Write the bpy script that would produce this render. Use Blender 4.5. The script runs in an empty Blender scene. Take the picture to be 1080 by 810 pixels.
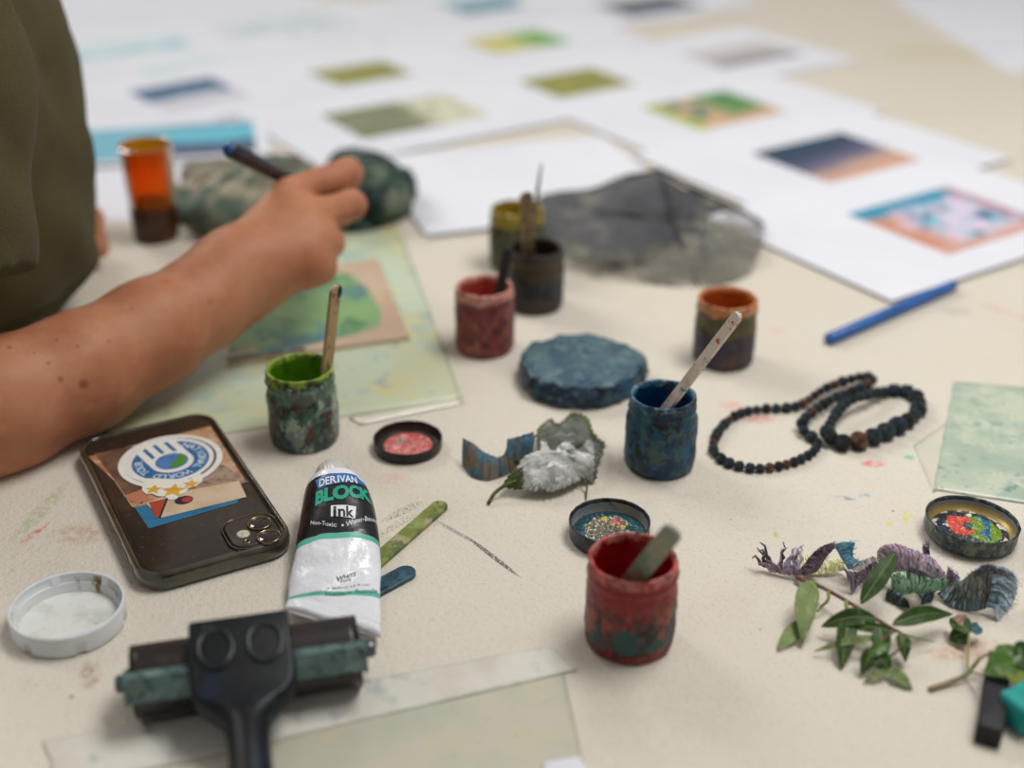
import bpy, bmesh, math, random
import numpy as np
from mathutils import Vector, Matrix, noise
rnd = random.Random(7)
PI = math.pi
SC = bpy.context.scene
COL = SC.collection

# ------------------------------------------------------------------ camera geometry (1080x810 frame)
FPX, PITCH, CAMH = 1400.0, math.radians(27.9), 0.405
FW = Vector((0, math.cos(PITCH), -math.sin(PITCH)))
RT = Vector((1, 0, 0))
UP = RT.cross(FW)
EYE = Vector((0, 0, CAMH))

def at(px, py, z=0.0):
    """point of the horizontal plane z seen at pixel (px, py)"""
    d = FW * FPX + RT * (px - 540) - UP * (py - 405)
    return EYE + d * ((z - CAMH) / d.z)

def ad(px, py, depth):
    d = FW * FPX + RT * (px - 540) - UP * (py - 405)
    return EYE + d * (depth / FPX)

# ------------------------------------------------------------------ materials
def lin(c):
    if isinstance(c, str):
        c = c.lstrip('#')
        c = [int(c[i:i + 2], 16) / 255 for i in (0, 2, 4)]
        c = [x / 12.92 if x <= 0.04045 else ((x + 0.055) / 1.055) ** 2.4 for x in c]
    return (c[0], c[1], c[2], 1.0)

class NT:
    def __init__(s, name):
        s.m = bpy.data.materials.new(name)
        s.m.use_nodes = True
        s.t = s.m.node_tree
        s.b = s.t.nodes['Principled BSDF']
        s.tc = s.t.nodes.new('ShaderNodeTexCoord')
    def n(s, typ, **kw):
        nd = s.t.nodes.new(typ)
        for k, v in kw.items():
            setattr(nd, k, v)
        return nd
    def l(s, a, b):
        s.t.links.new(a, b)
    def noise(s, scale, detail=3, rough=0.55, off=0.0, coord='Object', stretch=None, dist=0.0):
        mp = s.n('ShaderNodeMapping')
        mp.inputs['Location'].default_value = (off * 3.17, off * 1.31 + 0.37 * off, off * 2.03)
        if stretch:
            mp.inputs['Scale'].default_value = stretch
        s.l(s.tc.outputs[coord], mp.inputs[0])
        tx = s.n('ShaderNodeTexNoise')
        tx.inputs['Scale'].default_value = scale
        tx.inputs['Detail'].default_value = detail
        tx.inputs['Roughness'].default_value = rough
        tx.inputs['Distortion'].default_value = dist
        s.l(mp.outputs[0], tx.inputs['Vector'])
        return tx.outputs[0]
    def ramp(s, fac, lo, hi, v0=0.0, v1=1.0):
        mr = s.n('ShaderNodeMapRange')
        mr.inputs['From Min'].default_value = lo
        mr.inputs['From Max'].default_value = hi
        mr.inputs['To Min'].default_value = v0
        mr.inputs['To Max'].default_value = v1
        s.l(fac, mr.inputs['Value'])
        return mr.outputs[0]
    def mix(s, fac, a, b):
        mx = s.n('ShaderNodeMix', data_type='RGBA')
        if isinstance(fac, (int, float)):
            mx.inputs[0].default_value = fac
        else:
            s.l(fac, mx.inputs[0])
        for v, k in ((a, 6), (b, 7)):
            if isinstance(v, (tuple, list, str)):
                mx.inputs[k].default_value = lin(v)
            else:
                s.l(v, mx.inputs[k])
        return mx.outputs[2]
    def math(s, op, a, b=None):
        nd = s.n('ShaderNodeMath', operation=op)
        for v, k in ((a, 0), (b, 1)):
            if v is None:
                continue
            if isinstance(v, (int, float)):
                nd.inputs[k].default_value = v
            else:
                s.l(v, nd.inputs[k])
        return nd.outputs[0]
    def color(s, sock):
        s.l(sock, s.b.inputs['Base Color'])
    def bump(s, h, strength=0.3, dist=0.001):
        bp = s.n('ShaderNodeBump')
        bp.inputs['Strength'].default_value = strength
        bp.inputs['Distance'].default_value = dist
        s.l(h, bp.inputs['Height'])
        s.l(bp.outputs[0], s.b.inputs['Normal'])

def mat(name, base, rough=0.5, metal=0.0, layers=(), bump=None, spec=0.5, coat=0.0, trans=0.0,
        alpha=1.0, sss=0.0, sheen=0.0, coord='Object', ior=1.45, alpha_noise=None):
    """layers: (colour, scale, lo, hi[, detail[, stretch]]) noise patches laid over the base colour"""
    s = NT(name)
    b = s.b
    b.inputs['Base Color'].default_value = lin(base)
    b.inputs['Roughness'].default_value = rough
    b.inputs['Metallic'].default_value = metal
    b.inputs['Specular IOR Level'].default_value = spec
    b.inputs['Coat Weight'].default_value = coat
    b.inputs['Transmission Weight'].default_value = trans
    b.inputs['Alpha'].default_value = alpha
    b.inputs['IOR'].default_value = ior
    if sss:
        b.inputs['Subsurface Weight'].default_value = sss
        b.inputs['Subsurface Radius'].default_value = (0.006, 0.0022, 0.0012)
        b.inputs['Subsurface Scale'].default_value = 1.0
    if sheen:
        b.inputs['Sheen Weight'].default_value = sheen
        b.inputs['Sheen Roughness'].default_value = 0.5
    cur = lin(base)
    for i, L in enumerate(layers):
        c, sc, lo, hi = L[:4]
        det = L[4] if len(L) > 4 else 3
        st = L[5] if len(L) > 5 else None
        f = s.ramp(s.noise(sc, det, 0.6, off=1.7 * i + len(name) * 0.31, coord=coord, stretch=st), lo, hi)
        cur = s.mix(f, cur, c)
    if layers:
        s.color(cur)
    if alpha_noise:
        sc, lo, hi, a0, a1 = alpha_noise
        s.l(s.ramp(s.noise(sc, 4, 0.6, off=9.1), lo, hi, a0, a1), b.inputs['Alpha'])
    if bump:
        sc, strength, dist = bump[:3]
        st = bump[3] if len(bump) > 3 else None
        s.bump(s.noise(sc, 4, 0.6, off=5.5, stretch=st, coord='Object'), strength, dist)
    return s.m

# ------------------------------------------------------------------ objects
def obj(name, verts, faces, m, parent=None, smooth=True, fm=None, loc=None):
    me = bpy.data.meshes.new(name)
    me.from_pydata([tuple(v) for v in verts], [], [tuple(f) for f in faces])
    ms = m if isinstance(m, (list, tuple)) else [m]
    for x in ms:
        me.materials.append(x)
    if fm is not None:
        me.polygons.foreach_set('material_index', list(fm))
    if smooth:
        me.polygons.foreach_set('use_smooth', [True] * len(me.polygons))
    me.update()
    o = bpy.data.objects.new(name, me)
    COL.objects.link(o)
    if parent is not None:
        o.parent = parent
    if loc is not None:
        o.location = loc
    return o

def bobj(name, bm, m, parent=None, smooth=False, sharp=None):
    me = bpy.data.meshes.new(name)
    bmesh.ops.recalc_face_normals(bm, faces=bm.faces)
    bm.to_mesh(me)
    bm.free()
    me.materials.append(m)
    if smooth:
        me.polygons.foreach_set('use_smooth', [True] * len(me.polygons))
        if sharp:
            me.set_sharp_from_angle(angle=math.radians(sharp))
    o = bpy.data.objects.new(name, me)
    COL.objects.link(o)
    if parent is not None:
        o.parent = parent
    return o

def tag(o, label, cat, group=None, kind=None):
    o['label'] = label
    o['category'] = cat
    if group:
        o['group'] = group
    if kind:
        o['kind'] = kind
    return o

def thing(name, label, cat, loc=(0, 0, 0), rotz=0.0, group=None):
    o = bpy.data.objects.new(name, None)
    o.empty_display_size = 0.01
    COL.objects.link(o)
    o.location = loc
    o.rotation_euler = (0, 0, rotz)
    return tag(o, label, cat, group)

def fixn(o):
    bm = bmesh.new()
    bm.from_mesh(o.data)
    bmesh.ops.recalc_face_normals(bm, faces=bm.faces)
    bm.to_mesh(o.data)
    bm.free()
    return o

def lathe(profile, n=64, dr=None):
    """surface of revolution; dr(angle, r, z) -> (r, z)"""
    V, Fc, rings = [], [], []
    for r, z in profile:
        if r < 1e-7:
            V.append((0, 0, z))
            rings.append([len(V) - 1])
            continue
        ring = []
        for k in range(n):
            a = 2 * PI * k / n
            rr, zz = dr(a, r, z) if dr else (r, z)
            ring.append(len(V))
            V.append((rr * math.cos(a), rr * math.sin(a), zz))
        rings.append(ring)
    for A, B in zip(rings[:-1], rings[1:]):
        if len(A) == 1 and len(B) == 1:
            continue
        for k in range(n):
            k2 = (k + 1) % n
            if len(A) == 1:
                Fc.append((A[0], B[k], B[k2]))
            elif len(B) == 1:
                Fc.append((A[k], B[0], A[k2]))
            else:
                Fc.append((A[k], B[k], B[k2], A[k2]))
    return V, Fc

def smooth_prof(pts, sub=4):
    """Catmull-Rom through profile points"""
    out = []
    P = [pts[0]] + list(pts) + [pts[-1]]
    for i in range(1, len(P) - 2):
        p0, p1, p2, p3 = [np.array(q, float) for q in P[i - 1:i + 3]]
        for s in range(sub):
            t = s / sub
            out.append(tuple(0.5 * (2 * p1 + (p2 - p0) * t + (2 * p0 - 5 * p1 + 4 * p2 - p3) * t * t + (3 * p1 - p0 - 3 * p2 + p3) * t ** 3)))
    out.append(tuple(pts[-1]))
    return out

def spline(pts, n):
    """n points evenly in parameter along a Catmull-Rom curve through pts (any dimension)"""
    P = [np.array(p, float) for p in pts]
    P = [2 * P[0] - P[1]] + P + [2 * P[-1] - P[-2]]
    out = []
    m = len(P) - 3
    for k in range(n):
        u = k / (n - 1) * m
        i = min(int(u), m - 1)
        t = u - i
        p0, p1, p2, p3 = P[i:i + 4]
        out.append(0.5 * (2 * p1 + (p2 - p0) * t + (2 * p0 - 5 * p1 + 4 * p2 - p3) * t * t + (3 * p1 - p0 - 3 * p2 + p3) * t ** 3))
    return out

def tube(pts, rad, n=10, cap=True):
    pts = [Vector(p) for p in pts]
    if not isinstance(rad, (list, tuple)):
        rad = [rad] * len(pts)
    V, Fc = [], []
    up = Vector((0.13, 0.27, 0.95)).normalized()
    for i, p in enumerate(pts):
        t = (pts[min(i + 1, len(pts) - 1)] - pts[max(i - 1, 0)]).normalized()
        x = t.cross(up)
        if x.length < 1e-4:
            x = t.cross(Vector((1, 0, 0)))
        x.normalize()
        y = t.cross(x)
        for k in range(n):
            a = 2 * PI * k / n
            V.append(p + (x * math.cos(a) + y * math.sin(a)) * rad[i])
    for i in range(len(pts) - 1):
        for k in range(n):
            k2 = (k + 1) % n
            Fc.append((i * n + k, i * n + k2, (i + 1) * n + k2, (i + 1) * n + k))
    if cap:
        Fc.append(tuple(range(n))[::-1])
        Fc.append(tuple((len(pts) - 1) * n + k for k in range(n)))
    return V, Fc

def merge(*vf):
    V, Fc = [], []
    for v, f in vf:
        o = len(V)
        V += list(v)
        Fc += [tuple(i + o for i in q) for q in f]
    return V, Fc

def bbox_bm(sx, sy, sz, bev=0.0, seg=2, mtx=None):
    bm = bmesh.new()
    bmesh.ops.create_cube(bm, size=1.0)
    bmesh.ops.scale(bm, vec=(sx, sy, sz), verts=bm.verts)
    if bev:
        bmesh.ops.bevel(bm, geom=list(bm.edges), offset=bev, segments=seg, profile=0.5, affect='EDGES')
    if mtx is not None:
        bmesh.ops.transform(bm, matrix=mtx, verts=bm.verts)
    return bm

def prism_bm(outline, z0, z1, bev=0.0, seg=2):
    bm = bmesh.new()
    vs = [bm.verts.new((x, y, z0)) for x, y in outline]
    f = bm.faces.new(vs)
    r = bmesh.ops.extrude_face_region(bm, geom=[f])
    bmesh.ops.translate(bm, vec=(0, 0, z1 - z0), verts=[v for v in r['geom'] if isinstance(v, bmesh.types.BMVert)])
    if bev:
        es = [e for e in bm.edges if abs(e.verts[0].co.z - e.verts[1].co.z) < 1e-7 and e.verts[0].co.z > (z0 + z1) / 2]
        bmesh.ops.bevel(bm, geom=es, offset=bev, segments=seg, profile=0.5, affect='EDGES')
    return bm

def rrect(w, h, r, n=8):
    out = []
    for cx, cy, a0 in ((w / 2 - r, h / 2 - r, 0), (-w / 2 + r, h / 2 - r, PI / 2), (-w / 2 + r, -h / 2 + r, PI), (w / 2 - r, -h / 2 + r, 1.5 * PI)):
        for k in range(n + 1):
            a = a0 + PI / 2 * k / n
            out.append((cx + r * math.cos(a), cy + r * math.sin(a)))
    return out

def ell(rx, ry, n=40, cx=0, cy=0, a0=0, a1=2 * PI):
    full = abs(a1 - a0 - 2 * PI) < 1e-6
    return [(cx + rx * math.cos(a0 + (a1 - a0) * k / (n if full else n - 1)), cy + ry * math.sin(a0 + (a1 - a0) * k / (n if full else n - 1))) for k in range(n)]

def text_mesh(body, size, bold=0.0, align='CENTER', sx=1.0, res=3):
    """lettering as 2-D polygons: vertex list (x, y) and faces"""
    cu = bpy.data.curves.new('lettering', 'FONT')
    cu.body = body
    cu.size = size
    cu.align_x = align
    cu.align_y = 'CENTER'
    cu.offset = bold * size
    cu.resolution_u = res
    o = bpy.data.objects.new('lettering', cu)
    COL.objects.link(o)
    bpy.context.view_layer.update()
    dg = bpy.context.evaluated_depsgraph_get()
    me = bpy.data.meshes.new_from_object(o.evaluated_get(dg))
    bm = bmesh.new()
    bm.from_mesh(me)
    bmesh.ops.subdivide_edges(bm, edges=[e for e in bm.edges if e.calc_length() > size * 0.35], cuts=2)
    bmesh.ops.triangulate(bm, faces=[f for f in bm.faces if len(f.verts) > 4])
    V = [(v.co.x * sx, v.co.y) for v in bm.verts]
    Fc = [tuple(v.index for v in f.verts) for f in bm.faces]
    bm.free()
    bpy.data.objects.remove(o)
    bpy.data.curves.remove(cu)
    bpy.data.meshes.remove(me)
    return V, Fc

def nz(x, y, z, s, o=0.0):
    return noise.noise(Vector((x * s + o, y * s - o * 0.7, z * s + 2.1 * o)))

# ------------------------------------------------------------------ implicit surfaces (for the person and the crumpled cloth)
def surface_nets(sdf, lo, hi, h):
    lo = np.array(lo, float)
    dims = np.ceil((np.array(hi, float) - lo) / h).astype(int) + 1
    B = 16
    nb = (dims + B - 1) // B
    D = nb * B + 1
    vals = np.full(D, 1.0, np.float32)
    bi = np.stack(np.meshgrid(*[np.arange(k) for k in nb], indexing='ij'), -1).reshape(-1, 3)
    cen = lo + (bi * B + B / 2) * h
    dc = sdf(cen)
    rad = B * h * 0.5 * 1.7321
    act = np.abs(dc) < rad * 1.35 + 0.012
    g = np.stack(np.meshgrid(*[np.arange(B + 1)] * 3, indexing='ij'), -1).reshape(-1, 3)
    for b, d, a in zip(bi, dc, act):
        s = tuple(slice(k * B, k * B + B + 1) for k in b)
        if not a and d < 0:
            vals[s] = -1.0
    ab = bi[act]
    for i in range(0, len(ab), 24):
        chunk = ab[i:i + 24]
        P = (lo + (chunk[:, None, :] * B + g[None]) * h).reshape(-1, 3)
        v = sdf(P).reshape(len(chunk), B + 1, B + 1, B + 1)
        for b, q in zip(chunk, v):
            vals[tuple(slice(k * B, k * B + B + 1) for k in b)] = q
    neg = vals < 0
    # cells with mixed signs
    c = np.zeros(tuple(np.array(D) - 1), np.uint8)
    for dx in (0, 1):
        for dy in (0, 1):
            for dz in (0, 1):
                c += neg[dx:D[0] - 1 + dx, dy:D[1] - 1 + dy, dz:D[2] - 1 + dz]
    cells = np.argwhere((c > 0) & (c < 8))
    idx = np.full(c.shape, -1, np.int32)
    idx[tuple(cells.T)] = np.arange(len(cells))
    acc = np.zeros((len(cells), 3))
    cnt = np.zeros(len(cells))
    cor = [(x, y, z) for x in (0, 1) for y in (0, 1) for z in (0, 1)]
    for a in cor:
        for ax in range(3):
            if a[ax]:
                continue
            b = list(a)
            b[ax] = 1
            va = vals[tuple((cells + a).T)]
            vb = vals[tuple((cells + b).T)]
            mk = (va < 0) != (vb < 0)
            t = np.where(mk, va / np.where(mk, va - vb, 1), 0)
            p = np.tile(np.array(a, float), (len(cells), 1))
            p[:, ax] = t
            acc += p * mk[:, None]
            cnt += mk
    V = lo + (cells + acc / cnt[:, None]) * h
    faces = []
    for ax in range(3):
        s0 = [slice(1, None)] * 3
        u, w = [(1, 2), (2, 0), (0, 1)][ax]
        e = np.argwhere(neg != np.roll(neg, -1, axis=ax))
        e = e[(e[:, ax] < D[ax] - 1) & (e[:, u] > 0) & (e[:, w] > 0) & (e[:, u] < D[u] - 1) & (e[:, w] < D[w] - 1)]
        du = np.zeros(3, int)
        du[u] = 1
        dw = np.zeros(3, int)
        dw[w] = 1
        q = np.stack([idx[tuple(e.T)], idx[tuple((e - du).T)], idx[tuple((e - du - dw).T)], idx[tuple((e - dw).T)]], 1)
        fl = neg[tuple(e.T)]
        q[~fl] = q[~fl][:, ::-1]
        q = q[(q >= 0).all(1)]
        faces.append(q)
    Fq = np.concatenate(faces)
    return V, Fq

def np_obj(name, V, Fq, m, parent=None, loc=None):
    me = bpy.data.meshes.new(name)
    me.vertices.add(len(V))
    me.vertices.foreach_set('co', np.asarray(V, np.float32).ravel())
    me.loops.add(len(Fq) * 4)
    me.loops.foreach_set('vertex_index', np.asarray(Fq, np.int32).ravel())
    me.polygons.add(len(Fq))
    me.polygons.foreach_set('loop_start', np.arange(len(Fq), dtype=np.int32) * 4)
    me.polygons.foreach_set('use_smooth', np.ones(len(Fq), bool))
    me.update(calc_edges=True)
    me.validate()
    me.materials.append(m)
    o = bpy.data.objects.new(name, me)
    COL.objects.link(o)
    if parent is not None:
        o.parent = parent
    if loc is not None:
        o.location = loc
    return o

def smin(a, b, k):
    hh = np.clip(0.5 + 0.5 * (b - a) / k, 0, 1)
    return b * (1 - hh) + a * hh - k * hh * (1 - hh)

def cone(P, a, b, ra, rb):
    a = np.array(a, float)
    b = np.array(b, float)
    ba = b - a
    t = np.clip(((P - a) @ ba) / (ba @ ba), 0, 1)
    return np.linalg.norm(P - a - t[:, None] * ba, axis=1) - (ra + t * (rb - ra))

def chain(P, pts, rads, k=0.004):
    d = cone(P, pts[0], pts[1], rads[0], rads[1])
    for i in range(1, len(pts) - 1):
        d = smin(d, cone(P, pts[i], pts[i + 1], rads[i], rads[i + 1]), k)
    return d
# ------------------------------------------------------------------ camera, light, world
cam = bpy.data.cameras.new('camera')
cam.lens = 36.0 * FPX / 1080
cam.sensor_width = 36.0
cam.sensor_fit = 'HORIZONTAL'
cam.clip_start = 0.02
cam.clip_end = 60
cam.dof.use_dof = True
cam.dof.focus_distance = 0.698
cam.dof.aperture_fstop = 2.9
co = bpy.data.objects.new('camera', cam)
COL.objects.link(co)
co.location = EYE
co.rotation_euler = (PI / 2 - PITCH, 0, 0)
SC.camera = co
SC.view_settings.view_transform = 'Standard'
SC.view_settings.look = 'None'
SC.view_settings.gamma = 1.0
SC.view_settings.use_curve_mapping = False
SC.view_settings.exposure = 0.09
SC.cycles.max_bounces = 8

w = bpy.data.worlds.new('room_light')
SC.world = w
w.use_nodes = True
bg = w.node_tree.nodes['Background']
bg.inputs[0].default_value = (1.0, 0.97, 0.94, 1)
bg.inputs[1].default_value = 0.27

def area(name, loc, target, sx, sy, power, col):
    l = bpy.data.lights.new(name, 'AREA')
    l.shape = 'RECTANGLE'
    l.size = sx
    l.size_y = sy
    l.energy = power
    l.color = col
    o = bpy.data.objects.new(name, l)
    COL.objects.link(o)
    o.location = loc
    d = Vector(target) - Vector(loc)
    o.rotation_euler = d.to_track_quat('-Z', 'Y').to_euler()
    return o
area('window_daylight', (-3.6, 4.2, 3.7), (0.1, 0.9, 0), 3.0, 2.2, 165, (1.0, 0.96, 0.91))
area('ceiling_panel_light', (0.55, 0.80, 1.5), (0.10, 0.60, 0), 0.9, 0.5, 17, (1.0, 0.98, 0.95))

# ------------------------------------------------------------------ setting: floor and table
TZ = 0.74
fl = mat('vinyl_floor', '#8c8680', 0.45, layers=[('#7b756f', 6, .4, .7)])
o = obj('floor', [(-4, -3, -TZ), (4, -3, -TZ), (4, 5.5, -TZ), (-4, 5.5, -TZ), (-4, -3, -TZ - .05), (4, -3, -TZ - .05), (4, 5.5, -TZ - .05), (-4, 5.5, -TZ - .05)],
        [(0, 1, 2, 3), (7, 6, 5, 4), (0, 4, 5, 1), (1, 5, 6, 2), (2, 6, 7, 3), (3, 7, 4, 0)], fl, smooth=False)
o['kind'] = 'structure'

def table_material():
    s = NT('pale_textured_laminate')
    s.b.inputs['Roughness'].default_value = 0.55
    base = s.mix(s.ramp(s.noise(3.2, 3, .6, 1.0), .35, .7), '#d8d0c1', '#dcd5c8')
    base = s.mix(s.ramp(s.noise(14, 4, .65, 2.0), .55, .8, 0, .35), base, '#cbbfab')
    base = s.mix(s.ramp(s.noise(26, 4, .7, 6.0), .63, .78, 0, .4), base, '#cfc3a2')
    sp = s.noise(1150, 2, .5, 3.0)
    base = s.mix(s.ramp(sp, .60, .74, 0, .42), base, '#8a7c6c')
    base = s.mix(s.ramp(s.noise(420, 2, .5, 4.0), .66, .74, 0, .25), base, '#7b7068')
    brk = s.noise(900, 3, .6, 7.0)
    brk2 = s.noise(240, 3, .6, 8.0)
    def stain(px, py, rx, ry, ang, col, k, breakup=None, lo=.4, hi=.6):
        nonlocal base
        c = at(px, py)
        mp = s.n('ShaderNodeMapping', vector_type='TEXTURE')
        mp.inputs['Location'].default_value = (c.x, c.y, TZ)
        mp.inputs['Rotation'].default_value = (0, 0, ang)
        mp.inputs['Scale'].default_value = (rx, ry, 1)
        s.l(s.tc.outputs['Object'], mp.inputs[0])
        ln = s.n('ShaderNodeVectorMath', operation='LENGTH')
        s.l(mp.outputs[0], ln.inputs[0])
        m = s.ramp(ln.outputs['Value'], 1.0, .45, 0, k)
        if breakup is not None:
            m = s.math('MULTIPLY', m, s.ramp(breakup, lo, hi))
        base = s.mix(m, base, col)
    def stroke(p0, p1, wd, col, k, breakup, lo, hi):
        a, b = at(*p0), at(*p1)
        d = b - a
        c = (p0[0] + p1[0]) / 2, (p0[1] + p1[1]) / 2
        mid = (a + b) / 2
        nonlocal base
        mp = s.n('ShaderNodeMapping', vector_type='TEXTURE')
        mp.inputs['Location'].default_value = (mid.x, mid.y, TZ)
        mp.inputs['Rotation'].default_value = (0, 0, math.atan2(d.y, d.x))
        mp.inputs['Scale'].default_value = (d.length / 2, wd, 1)
        s.l(s.tc.outputs['Object'], mp.inputs[0])
        ln = s.n('ShaderNodeVectorMath', operation='LENGTH')
        s.l(mp.outputs[0], ln.inputs[0])
        m = s.math('MULTIPLY', s.ramp(ln.outputs['Value'], 1.0, .7, 0, k), s.ramp(breakup, lo, hi))
        base = s.mix(m, base, col)
    # charcoal rubs by the green stick
    stroke((458, 548), (505, 575), .0016, '#6d747a', .75, brk, .36, .55)
    stroke((490, 564), (551, 611), .0017, '#474b50', .95, brk, .36, .52)
    stroke((400, 552), (448, 527), .0035, '#4a4a4a', .9, brk, .50, .60)
    stroke((398, 566), (440, 541), .0035, '#4a4a4a', .8, brk, .52, .62)
    stain(470, 540, .03, .02, 0, '#9a948c', .3, brk, .5, .65)
    # paint smears
    for px, py, rx, ry, a, c, k in ((42, 540, .006, .035, -.2, '#93a86a', .5), (36, 563, .003, .014, -.4, '#d4694a', .8),
                                    (85, 563, .02, .012, 0, '#b48f6a', .5), (800, 441, .012, .009, 0, '#d98a80', .8),
                                    (772, 428, .01, .007, 0, '#e09a90', .7), (921, 489, .009, .005, 0, '#e0707a', .9),
                                    (1062, 330, .004, .03, .7, '#dca090', .8), (1032, 686, .02, .012, 0, '#cf9a78', .55),
                                    (1003, 690, .014, .006, 0, '#cf9a78', .5), (985, 57, .09, .05, 0, '#c4bd80', .55),
                                    (890, 525, .008, .0025, -.3, '#7796a6', .9), (912, 523, .005, .003, .3, '#8fb5c2', .8),
                                    (941, 539, .0016, .0016, 0, '#d93a2a', 1), (957, 545, .003, .009, -.5, '#d8d06a', .9),
                                    (938, 552, .003, .003, 0, '#d6cf60', .9), (819, 564, .002, .004, 0, '#a8bf48', .9),
                                    (771, 548, .001, .001, 0, '#3a3a3a', 1), (802, 664, .001, .001, 0, '#4fa0d0', 1),
                                    (415, 505, .012, .008, 0, '#dca8a0', .5), (1008, 328, .014, .009, 0, '#a9a29a', .7),
                                    (820, 348, .008, .008, 0, '#e2b0a0', .6), (95, 712, .006, .012, .3, '#a88268', .8),
                                    (75, 735, .0015, .0015, 0, '#5d7a74', 1), (959, 482, .004, .004, 0, '#6cc79a', .9),
                                    (984, 465, .004, .003, 0, '#c8be6a', .9), (700, 760, .06, .03, .4, '#c0b7b0', .2)):
        stain(px, py, rx, ry, a, c, k, brk2, .34, .58)
    s.color(base)
    h = s.math('ADD', s.noise(950, 3, .55, 3.0), s.math('MULTIPLY', s.noise(330, 2, .5, 11.0), 1.3))
    s.bump(h, .75, .0008)
    return s.m

tab = thing('table', 'large pale speckled laminate table stained with paint, charcoal and ink', 'table', (0, 0, -TZ))
A0 = Vector((-0.197, 0.20, 0))
ED = Vector((-0.2545, 0.967, 0)).normalized()
EP = Vector((ED.y, -ED.x, 0))
TW, TL = 1.6, 2.35
outl = [A0, A0 + EP * TW, A0 + EP * TW + ED * TL, A0 + ED * TL]
bm = prism_bm([(p.x, p.y) for p in outl], TZ - .028, TZ, .003, 2)
bobj('tabletop', bm, table_material(), tab)
steel = mat('grey_steel_tube', '#70757a', 0.35, 0.9, layers=[('#5c6064', 20, .4, .7)])
for u, v in ((.12, .9), (1.48, .12), (1.48, 2.2), (.12, 2.2)):
    p = A0 + EP * u + ED * v
    V, Fc = tube([(p.x, p.y, 0), (p.x, p.y, TZ - .028)], .02, 16)
    obj('leg', V, Fc, steel, tab)
bm = bbox_bm(TW - .2, .03, .05, .003)
c = A0 + EP * TW / 2 + ED * TL * .94
bmesh.ops.transform(bm, matrix=Matrix.Translation((c.x, c.y, TZ - .054)) @ Matrix.Rotation(math.atan2(EP.y, EP.x), 4, 'Z'), verts=bm.verts)
bobj('apron', bm, steel, tab)

# ------------------------------------------------------------------ printed sheets
paper = mat('white_paper', '#dfe1e9', 0.8, layers=[('#d8dae3', 9, .4, .7)])
TH = math.radians(33.5)

def print_mat(name, fn, rough=.5):
    s = NT(name)
    s.b.inputs['Roughness'].default_value = rough
    sp = s.n('ShaderNodeSeparateXYZ')
    s.l(s.tc.outputs['Generated'], sp.inputs[0])
    fn(s, sp.outputs[0], sp.outputs[1])
    return s.m
def grad(s, fac, stops):
    r = s.n('ShaderNodeValToRGB')
    r.color_ramp.elements[0].position = stops[0][0]
    r.color_ramp.elements[0].color = lin(stops[0][1])
    r.color_ramp.elements[1].position = stops[-1][0]
    r.color_ramp.elements[1].color = lin(stops[-1][1])
    for p, c in stops[1:-1]:
        e = r.color_ramp.elements.new(p)
        e.color = lin(c)
    s.l(fac, r.inputs[0])
    return r.outputs[0]
def wob(s, v, sc, k, off=0.0):
    return s.math('ADD', v, s.math('MULTIPLY', s.math('SUBTRACT', s.noise(sc, 3, .5, off, 'Generated'), .5), k))
def f_sunset(s, x, y):
    s.color(grad(s, wob(s, s.math('ADD', y, s.math('MULTIPLY', x, -.18)), 3, .15), [(0.0, '#cfa088'), (.16, '#b79a8e'), (.32, '#6a6480'), (.55, '#34445f'), (.95, '#153c4e')]))
def f_pool(s, x, y):
    a = s.mix(s.ramp(s.noise(4.2, 4, .6, 2, 'Generated'), .36, .52), '#1d6f8e', '#dccbe0')
    a = s.mix(s.ramp(s.noise(7, 4, .6, 5, 'Generated'), .5, .62), a, '#7fc0d2')
    a = s.mix(s.ramp(wob(s, x, 5, .35, 3), .30, .10), a, '#c98d74')
    a = s.mix(s.ramp(wob(s, y, 5, .35, 4), .74, .9), a, '#2a8fae')
    a = s.mix(s.ramp(wob(s, y, 6, .3, 8), .20, .06), a, '#cfa090')
    s.color(s.mix(s.ramp(wob(s, x, 6, .3, 8), .86, .97), a, '#b58a9a'))
def f_portrait(s, x, y):
    a = s.mix(s.ramp(wob(s, x, 4, .5, 3), .45, .6), '#d8b290', '#5c8f4a')
    a = s.mix(s.ramp(s.noise(5, 3, .6, 2, 'Generated'), .5, .6), a, '#3d7a68')
    a = s.mix(s.ramp(wob(s, y, 4, .3, 1), .35, .15), a, '#d0ab86')
    s.color(s.mix(s.ramp(wob(s, x, 5, .3, 5), .2, .05), a, '#a9b64a'))
def f_olive(s, x, y):
    s.color(s.mix(s.ramp(s.noise(5, 4, .6, 2, 'Generated'), .35, .7), '#86893f', '#9c9a4e'))
def f_bloom(s, x, y):
    a = s.mix(s.ramp(wob(s, x, 4, .6, 3), .45, .6), '#c8c77a', '#6fae5e')
    s.color(s.mix(s.ramp(s.noise(6, 3, .6, 2, 'Generated'), .55, .65), a, '#d8b78e'))
def f_slate(s, x, y):
    s.color(grad(s, wob(s, y, 4, .4), [(0, '#6b7480'), (.6, '#4e5968'), (1, '#b9b7b2')]))
def f_mauve(s, x, y):
    s.color(grad(s, wob(s, y, 4, .4), [(0, '#8a8088'), (.4, '#b9b4b4'), (1, '#d9d9dc')]))
def f_moss(s, x, y):
    a = s.mix(s.ramp(wob(s, x, 4, .5, 3), .5, .66), '#7c8060', '#d2d3b8')
    s.color(s.mix(s.ramp(s.noise(6, 3, .6, 2, 'Generated'), .52, .65), a, '#8f8b78'))
def f_navy(s, x, y):
    s.color(grad(s, wob(s, y, 4, .3), [(0, '#c9c6d2'), (.42, '#cfd0da'), (.5, '#3a6b8a'), (1, '#2e5a7c')]))
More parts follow.
